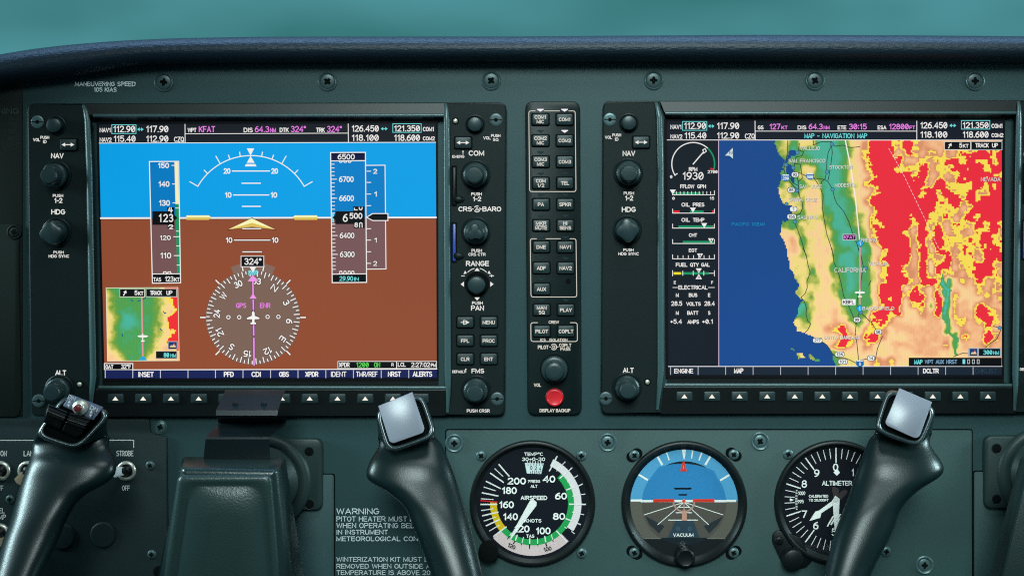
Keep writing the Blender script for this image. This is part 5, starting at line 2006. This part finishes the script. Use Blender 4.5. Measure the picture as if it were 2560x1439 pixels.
# altimeter
ALM = instrument('altimeter', 'round altimeter dial partly hidden by the second yoke grip', 2090, 1254, 155, 136, [(1970, 1134, 15), (2215, 1377, 10)])
K3 = 2.885
t_ = lambda x, y: (1880 + x / K3, 940 + y / K3)
b = MB()
b.d = 4.6
b.disc(2090, 1252, 136.5, C(13, 16, 25), 72)
cx, cy = 2090, 1248.5
for k in range(50):
    a = math.radians(k * 7.2)
    r0, r1, w = (94, 129, 3) if k % 5 == 0 else (104, 128, 1.7)
    if 25 < k < 35 and k != 30:
        r0 = 103
    b.line([(cx + r0 * math.sin(a), cy - r0 * math.cos(a)), (cx + r1 * math.sin(a), cy - r1 * math.cos(a))], w, PW)
for s, x, y in (('0', 603, 655), ('9', 467, 697), ('8', 377, 775), ('7', 377, 993), ('6', 460, 1075), ('5', 592, 1122), ('1', 728, 692), ('2', 830, 775), ('3', 830, 995), ('4', 745, 1078)):
    X_, Y_ = t_(x, y)
    b.text(s, X_ - (3 if s == '1' else 6.8), X_ + (3 if s == '1' else 6.8), Y_ - 9.5, Y_ + 9.5, 3, PW)
b.poly([t_(612, 665), t_(635, 692), t_(612, 716), t_(588, 692)], col=PW)


def tt(s, x0, x1, y0, y1, w):
    (xa, ya), (xb, yb2) = t_(x0, y0), t_(x1, y1)
    b.text(s, xa, xb, ya, yb2, w, PW, step=.02)


tt('ALTIMETER', 505, 722, 752, 787, 2.1)
tt('CALIBRATED', 410, 550, 853, 873, 1.5)
tt('TO 20,000FT', 410, 553, 882, 901, 1.5)
tt('1000', 332, 384, 828, 855, 1.4)
tt('995', 328, 373, 889, 914, 1.4)
for k in range(13):
    y = 820 + k * 11.5
    b.line([t_(312 + abs(k - 6) * 1.2, y), t_(326, y)], 1.4, PW)
b.poly([t_(272, 878), t_(302, 889), t_(274, 900)], col=PW)
for k in range(4):
    b.line([t_(545 + k * 26, 1078 - k * 12), t_(585 + k * 26, 1010 - k * 8)], 3.4, PW)
dial(ALM, b)
for nm, q, d in (('hundreds_tail', [(575, 800), (600, 797), (628, 812), (620, 890), (590, 890)], 5.0), ('thousands_tail', [(640, 830), (668, 815), (690, 825), (680, 850), (622, 905), (605, 885)], 5.1),
                 ('thousands_pointer', [(600, 862), (622, 905), (500, 985), (492, 1018), (413, 1042), (458, 972), (480, 968), (575, 900)], 5.3), ('hundreds_pointer', [(582, 900), (600, 860), (632, 882), (625, 1050), (600, 1122), (592, 1060)], 5.7)):
    b = MB()
    c_ = C(62, 52, 52) if 'tail' in nm else PW
    b.loops([[(x, y, d) for x, y in (t_(*k) for k in q)], [(x, y, d + .25) for x, y in (t_(*k) for k in q)]], col=c_)
    obj(nm, b, M['paint'], ALM, smooth=False)
b = MB()
X_, Y_ = t_(606, 890)
b.ring(X_, Y_, 3, 6.5, 0, 360, C(205, 203, 200), 20, 6.2)
b.disc(X_, Y_, 3, C(225, 222, 218), 16, 6.2)
obj('pivot', b, M['paint'], ALM, smooth=False)
b = MB(4)
b.prism([(1944, 1322), (2000, 1340), (2030, 1400), (2012, 1418), (1966, 1418), (1952, 1400), (1930, 1352), (1930, 1334)], [14, 10, 6, 18, 20, 14, 16, 12], 4, 11, 2.5)
obj('mounting_lug', b, M['black'], ALM)
screw(ALM, 1947.6, 1350, 11, 11, 30, 0, 'black')
b = MB(4)
b.lathe(1977, 1388, [(25.5, 10), (25.5, 40), (24, 45), (20, 47)], 100, lobes=36, depth=.02)
obj('setting_knob', b, M['black'], ALM)

# ------------------------------------------------------------------ control yokes


def ring_pts(L, R_, dc, tf, tb, n=36, ex=2.3):
    out = []
    mx, my = (L[0] + R_[0]) / 2, (L[1] + R_[1]) / 2
    hx_, hy_ = (R_[0] - L[0]) / 2, (R_[1] - L[1]) / 2
    for i in range(n):
        a = 2 * math.pi * i / n
        c2, s2 = math.cos(a), math.sin(a)
        u = math.copysign(abs(c2) ** (2 / ex), c2)
        v = math.copysign(abs(s2) ** (2 / ex), s2)
        out.append((mx + hx_ * u, my + hy_ * u, dc - v * (tb if v > 0 else tf)))
    return out


def quad_ring(q, sx, d, tilt, n=36, ex=5.0, oy=0.0):
    """rounded-square ring in the quad TL, TR, BR, BL"""
    out = []
    for i in range(n):
        a = 2 * math.pi * i / n
        c2, s2 = math.cos(a), math.sin(a)
        u = sx * math.copysign(abs(c2) ** (2 / ex), c2)
        v = sx * math.copysign(abs(s2) ** (2 / ex), s2)
        fu, fv = (u + 1) / 2, (1 - v) / 2
        x = (q[0][0] * (1 - fu) + q[1][0] * fu) * (1 - fv) + (q[3][0] * (1 - fu) + q[2][0] * fu) * fv
        y = (q[0][1] * (1 - fu) + q[1][1] * fu) * (1 - fv) + (q[3][1] * (1 - fu) + q[2][1] * fu) * fv
        out.append((x, y + oy, d - tilt * v))
    return out


def smooth_rings(K_, sub=5):
    A = [np.array(k) for k in K_]
    out = []
    for i in range(len(A) - 1):
        p0, p1, p2, p3 = A[max(i - 1, 0)], A[i], A[i + 1], A[min(i + 2, len(A) - 1)]
        for s in range(sub):
            t2 = s / sub
            out.append(.5 * ((2 * p1) + (-p0 + p2) * t2 + (2 * p0 - 5 * p1 + 4 * p2 - p3) * t2 ** 2 + (-p0 + 3 * p1 - 3 * p2 + p3) * t2 ** 3))
    out.append(A[-1])
    return out


def grip(t, face, body, dF, tilt):
    """horn of a yoke: rimmed square head, then the body given as (left, right, depth, front, back)"""
    head = [quad_ring(face, .70, dF - 12, tilt), quad_ring(face, .80, dF - 11, tilt), quad_ring(face, .815, dF - 3, tilt), quad_ring(face, .84, dF + 1.5, tilt), quad_ring(face, .88, dF + 3.2, tilt), quad_ring(face, .93, dF + 2.6, tilt), quad_ring(face, .975, dF - 1.5, tilt), quad_ring(face, 1.0, dF - 8, tilt), quad_ring(face, 1.01, dF - 17, tilt)]
    hb = [ring_pts(*r) for r in body]
    rings = head[:-1] + smooth_rings([head[-1]] + hb, 6)
    b = MB()
    b.loops([[tuple(p) for p in r] for r in rings[6:]], cap1=True)
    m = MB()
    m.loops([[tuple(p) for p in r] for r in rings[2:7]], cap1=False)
    w = MB()
    w.loops([[tuple(p) for p in r] for r in rings[:3]], cap0=True, cap1=False)
    obj('head_recess', w, M['gap'], t, angle=80)
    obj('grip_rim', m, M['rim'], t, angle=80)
    return obj('grip', b, M['leather'], t, angle=80)


def tilted_plate(b, q, radii, dF, tilt, face, th, n=6, bev=1.5, col=None):
    """flat piece lying on the tilted head of a grip"""
    yt_, yb_ = min(p[1] for p in face), max(p[1] for p in face)

    def dd(y):
        return dF - tilt * (1 - 2 * (y - yt_) / (yb_ - yt_))
    lp = []
    for ins, z in ((0, -th), (0, -bev), (bev * .4, -bev * .3), (bev, 0)):
        lp.append([(x, y, dd(y) + z) for x, y in rpoly(q, radii, ins, n)])
    b.loops(lp, col=col)


YOKE = thing('control_yoke', 'black leather control yoke with a red button on one grip and a padded hub', 'control yoke', 600, 1560, 300)
F1 = [(163, 981), (284, 1031), (193, 1126), (82, 1089)]
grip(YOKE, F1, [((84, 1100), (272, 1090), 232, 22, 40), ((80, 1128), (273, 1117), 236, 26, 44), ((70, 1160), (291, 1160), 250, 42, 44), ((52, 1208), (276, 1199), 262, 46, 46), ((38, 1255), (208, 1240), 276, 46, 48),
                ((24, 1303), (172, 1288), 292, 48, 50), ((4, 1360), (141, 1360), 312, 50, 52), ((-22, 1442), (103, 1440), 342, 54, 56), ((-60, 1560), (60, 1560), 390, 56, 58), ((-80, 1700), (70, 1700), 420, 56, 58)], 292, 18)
b = MB()
tilted_plate(b, [(178, 985), (259, 1017), (233, 1050), (156, 1014)], [2, 2, 3, 3], 296, 18, F1, 6, col=None)
sw = obj('trim_switch_plate', b, mat('blue_grey_plate', (.055, .075, .12), .55), YOKE)
b = MB()
b.d = 300 + 8
wl = C(225, 225, 230)
b.text('DN', 170, 189, 988, 999, 1.6, wl, 22)
b.text('DN', 225, 245, 1015, 1026, 1.6, wl, 22)
for x, y in ((172, 1008), (227, 1033)):
    b.line([(x, y), (x + 1.2, y - 3)], 1.5, wl)
    b.poly([(x - 3.5, y - 2), (x + 4.5, y - 1), (x + 2.5, y - 9)], col=wl)
    b.poly([(x - 4, y + 1.5), (x + 3.5, y + 2.5), (x - 1.8, y + 9)], col=wl)
obj('plate_lettering', b, M['paint'], sw, smooth=False)
b = MB(300)
b.lathe(199, 1019, [(19, 292), (18, 300), (13, 303), (12, 306), (10.5, 307)], 32)
o = obj('disconnect_button', b, M['chrome'], YOKE)
b = MB(300)
b.lathe(199, 1017, [(8.8, 303), (8.8, 318), (7.8, 321), (5, 322)], 28)
obj('red_cap', b, M['dark_red'], o)
for q in ([(121, 1009), (171, 1030), (150, 1076), (106, 1058)], [(174, 1031), (229, 1047), (192, 1097), (152, 1079)]):
    b = MB()
    (ax, ay), (bx, by), (cx2, cy2), (dx2, dy2) = q
    N = 26
    lp = []
    for side in (0, .06, .94, 1):
        row = []
        for k in range(N + 1):
            f = k / N
            xl, yl = ax + (dx2 - ax) * f, ay + (dy2 - ay) * f
            xr, yr = bx + (cx2 - bx) * f, by + (cy2 - by) * f
            z = 24 * math.sin(math.pi * (.15 + .8 * f)) + (2.6 * (1 if (k % 4) < 2 else -1) if f < .68 else 0)
            row.append((xl + (xr - xl) * side, yl + (yr - yl) * side, 292 + (z if 0 < side < 1 else z - 4)))
        lp.append(row)
    ids = [[b.p(*p) for p in row] for row in lp]
    fl = [[b.p(x, y, 280) for x, y, z in lp[0]], [b.p(x, y, 280) for x, y, z in lp[3]]]
    allr = [fl[0]] + ids + [fl[1]]
    for r0, r1 in zip(allr, allr[1:]):
        for k in range(N):
            b.face((r0[k], r0[k + 1], r1[k + 1], r1[k]))
    b.face([r[0] for r in allr])
    b.face([r[-1] for r in allr][::-1])
    obj('trim_rocker', b, M['black'], YOKE, angle=25)
F2 = [(935, 1024), (1056, 978), (1095, 1090), (968, 1135)]
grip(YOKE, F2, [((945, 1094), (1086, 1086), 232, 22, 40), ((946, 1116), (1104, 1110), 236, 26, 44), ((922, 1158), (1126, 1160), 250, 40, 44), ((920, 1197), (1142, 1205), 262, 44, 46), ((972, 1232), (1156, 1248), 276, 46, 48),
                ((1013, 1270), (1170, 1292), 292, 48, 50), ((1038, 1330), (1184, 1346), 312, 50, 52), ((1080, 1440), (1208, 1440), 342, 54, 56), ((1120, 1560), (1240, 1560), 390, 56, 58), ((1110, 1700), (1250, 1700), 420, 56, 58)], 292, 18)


def grey_cap(t, q, face, label=None):
    b = MB()
    tilted_plate(b, q, [1, 1, 16, 13], 302, 18, face, 22, 7, 1.6)
    obj('grey_end_cap', b, M['cap'], t)


grey_cap(YOKE, [(945.5, 1014), (1031, 979), (1064.5, 1079), (976, 1110)], F2)
# padded hub with its clip
b = MB()
back = rpoly([(457, 1141), (713, 1143), (800, 1700), (340, 1700)], 10, 0, 5)
mid = rpoly([(452, 1166), (697, 1170), (758, 1700), (350, 1700)], 12, 0, 5)
fr0 = rpoly([(455, 1168), (692, 1172), (748, 1700), (360, 1700)], 12, 5, 5)
fr1 = rpoly([(455, 1168), (692, 1172), (748, 1700), (360, 1700)], 12, 10, 5)
fr2 = rpoly([(455, 1168), (692, 1172), (748, 1700), (360, 1700)], 12, 18, 5)
b.loops([[(x, y, 232) for x, y in back], [(x, y, 318) for x, y in mid], [(x, y, 327) for x, y in fr0], [(x, y, 329.4) for x, y in fr1], [(x, y, 331) for x, y in fr2]])
obj('hub_cover', b, M['hub'], YOKE, angle=50)
b = MB()
PQ = [(450, 1191), (675, 1190), (716, 1700), (378, 1700)]
b.loops([[(x, y, d) for x, y in rpoly(PQ, 16 + 2.2 * max(i, 0), i, 8)] for i, d in ((-6, 328), (-4, 335), (0, 340), (6, 342), (14, 342.6), (20, 340), (26, 341), (36, 345), (50, 349), (68, 352), (92, 354))])
obj('hub_pad', b, M['pad'], YOKE, angle=70)
b = MB()
ST = [(1150, 250, 508, 676), (1097, 259, 514, 673), (1092, 258, 515, 673.5), (1088, 252, 518, 676), (1062, 200, 543, 714), (1056, 196, 545, 716), (1046, 204, 544, 716), (1042, 268, 541, 691), (1038, 276, 540, 693), (1025, 273, 540, 695.5), (1021, 266, 542, 696.5), (992, 226, 556, 706), (978, 205, 562, 712), (974, 196, 562, 711)]
fr = [(b.p(x0, y, d), b.p(x1, y, d)) for y, d, x0, x1 in ST]
bk = [(b.p(x0 + 1, y + 2, d - 9), b.p(x1 - 1, y + 2, d - 9)) for y, d, x0, x1 in ST]
for i in range(len(ST) - 1):
    b.face((fr[i][0], fr[i][1], fr[i + 1][1], fr[i + 1][0]))
    b.face((bk[i][0], bk[i + 1][0], bk[i + 1][1], bk[i][1]))
    b.face((fr[i][0], fr[i + 1][0], bk[i + 1][0], bk[i][0]))
    b.face((fr[i][1], bk[i][1], bk[i + 1][1], fr[i + 1][1]))
b.face((fr[-1][0], fr[-1][1], bk[-1][1], bk[-1][0]))
o = obj('clip_bracket', b, M['bracket'], YOKE, angle=20)
for x in (588, 659):
    b = MB(256)
    b.lathe(x, 1011, [(8, 253), (7.5, 255.4), (4, 256)], 24)
    obj('rivet', b, M['bracket'], o)
b = MB()
b.loops([[(x, 1640 + 60 * math.sin(a), 380 + 60 * math.cos(a)) for a in [2 * math.pi * i / 24 for i in range(24)]] for x in (-20, 200, 560, 900, 1180)], cap0=True)
obj('cross_bar', b, M['leather'], YOKE)

YOKE2 = thing('control_yoke', 'black leather control yoke in front of the altimeter, with a bright grey end cap', 'control yoke', 2500, 1560, 300)
F3 = [(2218, 966), (2345, 1018), (2302, 1121), (2182, 1076)]
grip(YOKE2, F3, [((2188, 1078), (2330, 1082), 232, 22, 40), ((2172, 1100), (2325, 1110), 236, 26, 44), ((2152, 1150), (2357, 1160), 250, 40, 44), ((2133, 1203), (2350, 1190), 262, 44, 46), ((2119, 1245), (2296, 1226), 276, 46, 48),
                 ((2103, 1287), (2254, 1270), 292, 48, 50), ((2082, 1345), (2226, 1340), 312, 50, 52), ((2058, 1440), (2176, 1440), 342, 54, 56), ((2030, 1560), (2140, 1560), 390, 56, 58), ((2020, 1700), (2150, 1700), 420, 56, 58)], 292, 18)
grey_cap(YOKE2, [(2248, 969.5), (2330, 1004.5), (2296, 1099), (2210, 1060)], F3)
b = MB()
SL = [(2566, 1146), (2800, 1146), (2860, 1700), (2440, 1700)]
b.loops([[(x, y, 232) for x, y in rpoly([(2552, 1140), (2800, 1140), (2880, 1700), (2402, 1700)], 14, 0, 5)], [(x, y, 318) for x, y in rpoly(SL, 14, 0, 5)], [(x, y, 327) for x, y in rpoly(SL, 14, 5, 5)], [(x, y, 329) for x, y in rpoly(SL, 14, 10, 5)]])
obj('hub_cover', b, M['hub'], YOKE2, angle=50)
b = MB()
b.loops([[(x, 1640 + 60 * math.sin(a), 380 + 60 * math.cos(a)) for a in [2 * math.pi * i / 24 for i in range(24)]] for x in (2080, 2300, 2700)], cap0=True)
obj('cross_bar', b, M['leather'], YOKE2)


def flange(label, x0, x1, y0, y1, cx, cy, sc_):
    t = thing('shaft_flange', label, 'yoke shaft flange', (x0 + x1) / 2, y1, 4)
    b = MB(4)
    b.prism(box4(x0, y0, x1, y1), 22, 4, 22, 6, 7)
    obj('flange_plate', b, M['flange'], t)
    b = MB(4)
    b.lathe(cx, cy, [(118, 20), (116, 28), (108, 34), (98, 35), (90, 30), (86, 34), (80, 44), (66, 60), (52, 100), (46, 230)], 64)
    obj('shaft_boot', b, M['flange'], t, angle=50)
    for x, y in sc_:
        b = MB(4)
        b.lathe(x, y, [(13.5, 22), (13, 23), (11.5, 22.6)], 28)
        o = obj('screw_hole', b, M['flange'], t)
        s = MB(4)
        s.lathe(x, y, [(11.3, 23.2), (8, 23.3)], 24)
        obj('sunk_screw', s, M['gap'], o)
    return t


flange('dark cast flange with a round boot behind the padded yoke hub', 540, 808, 1093, 1271, 664, 1200, [(776, 1125), (777, 1255)])
flange('dark cast flange half out of view beside the instrument plate', 2457, 2740, 1086, 1267, 2604, 1180, [(2486, 1117), (2486, 1243)])
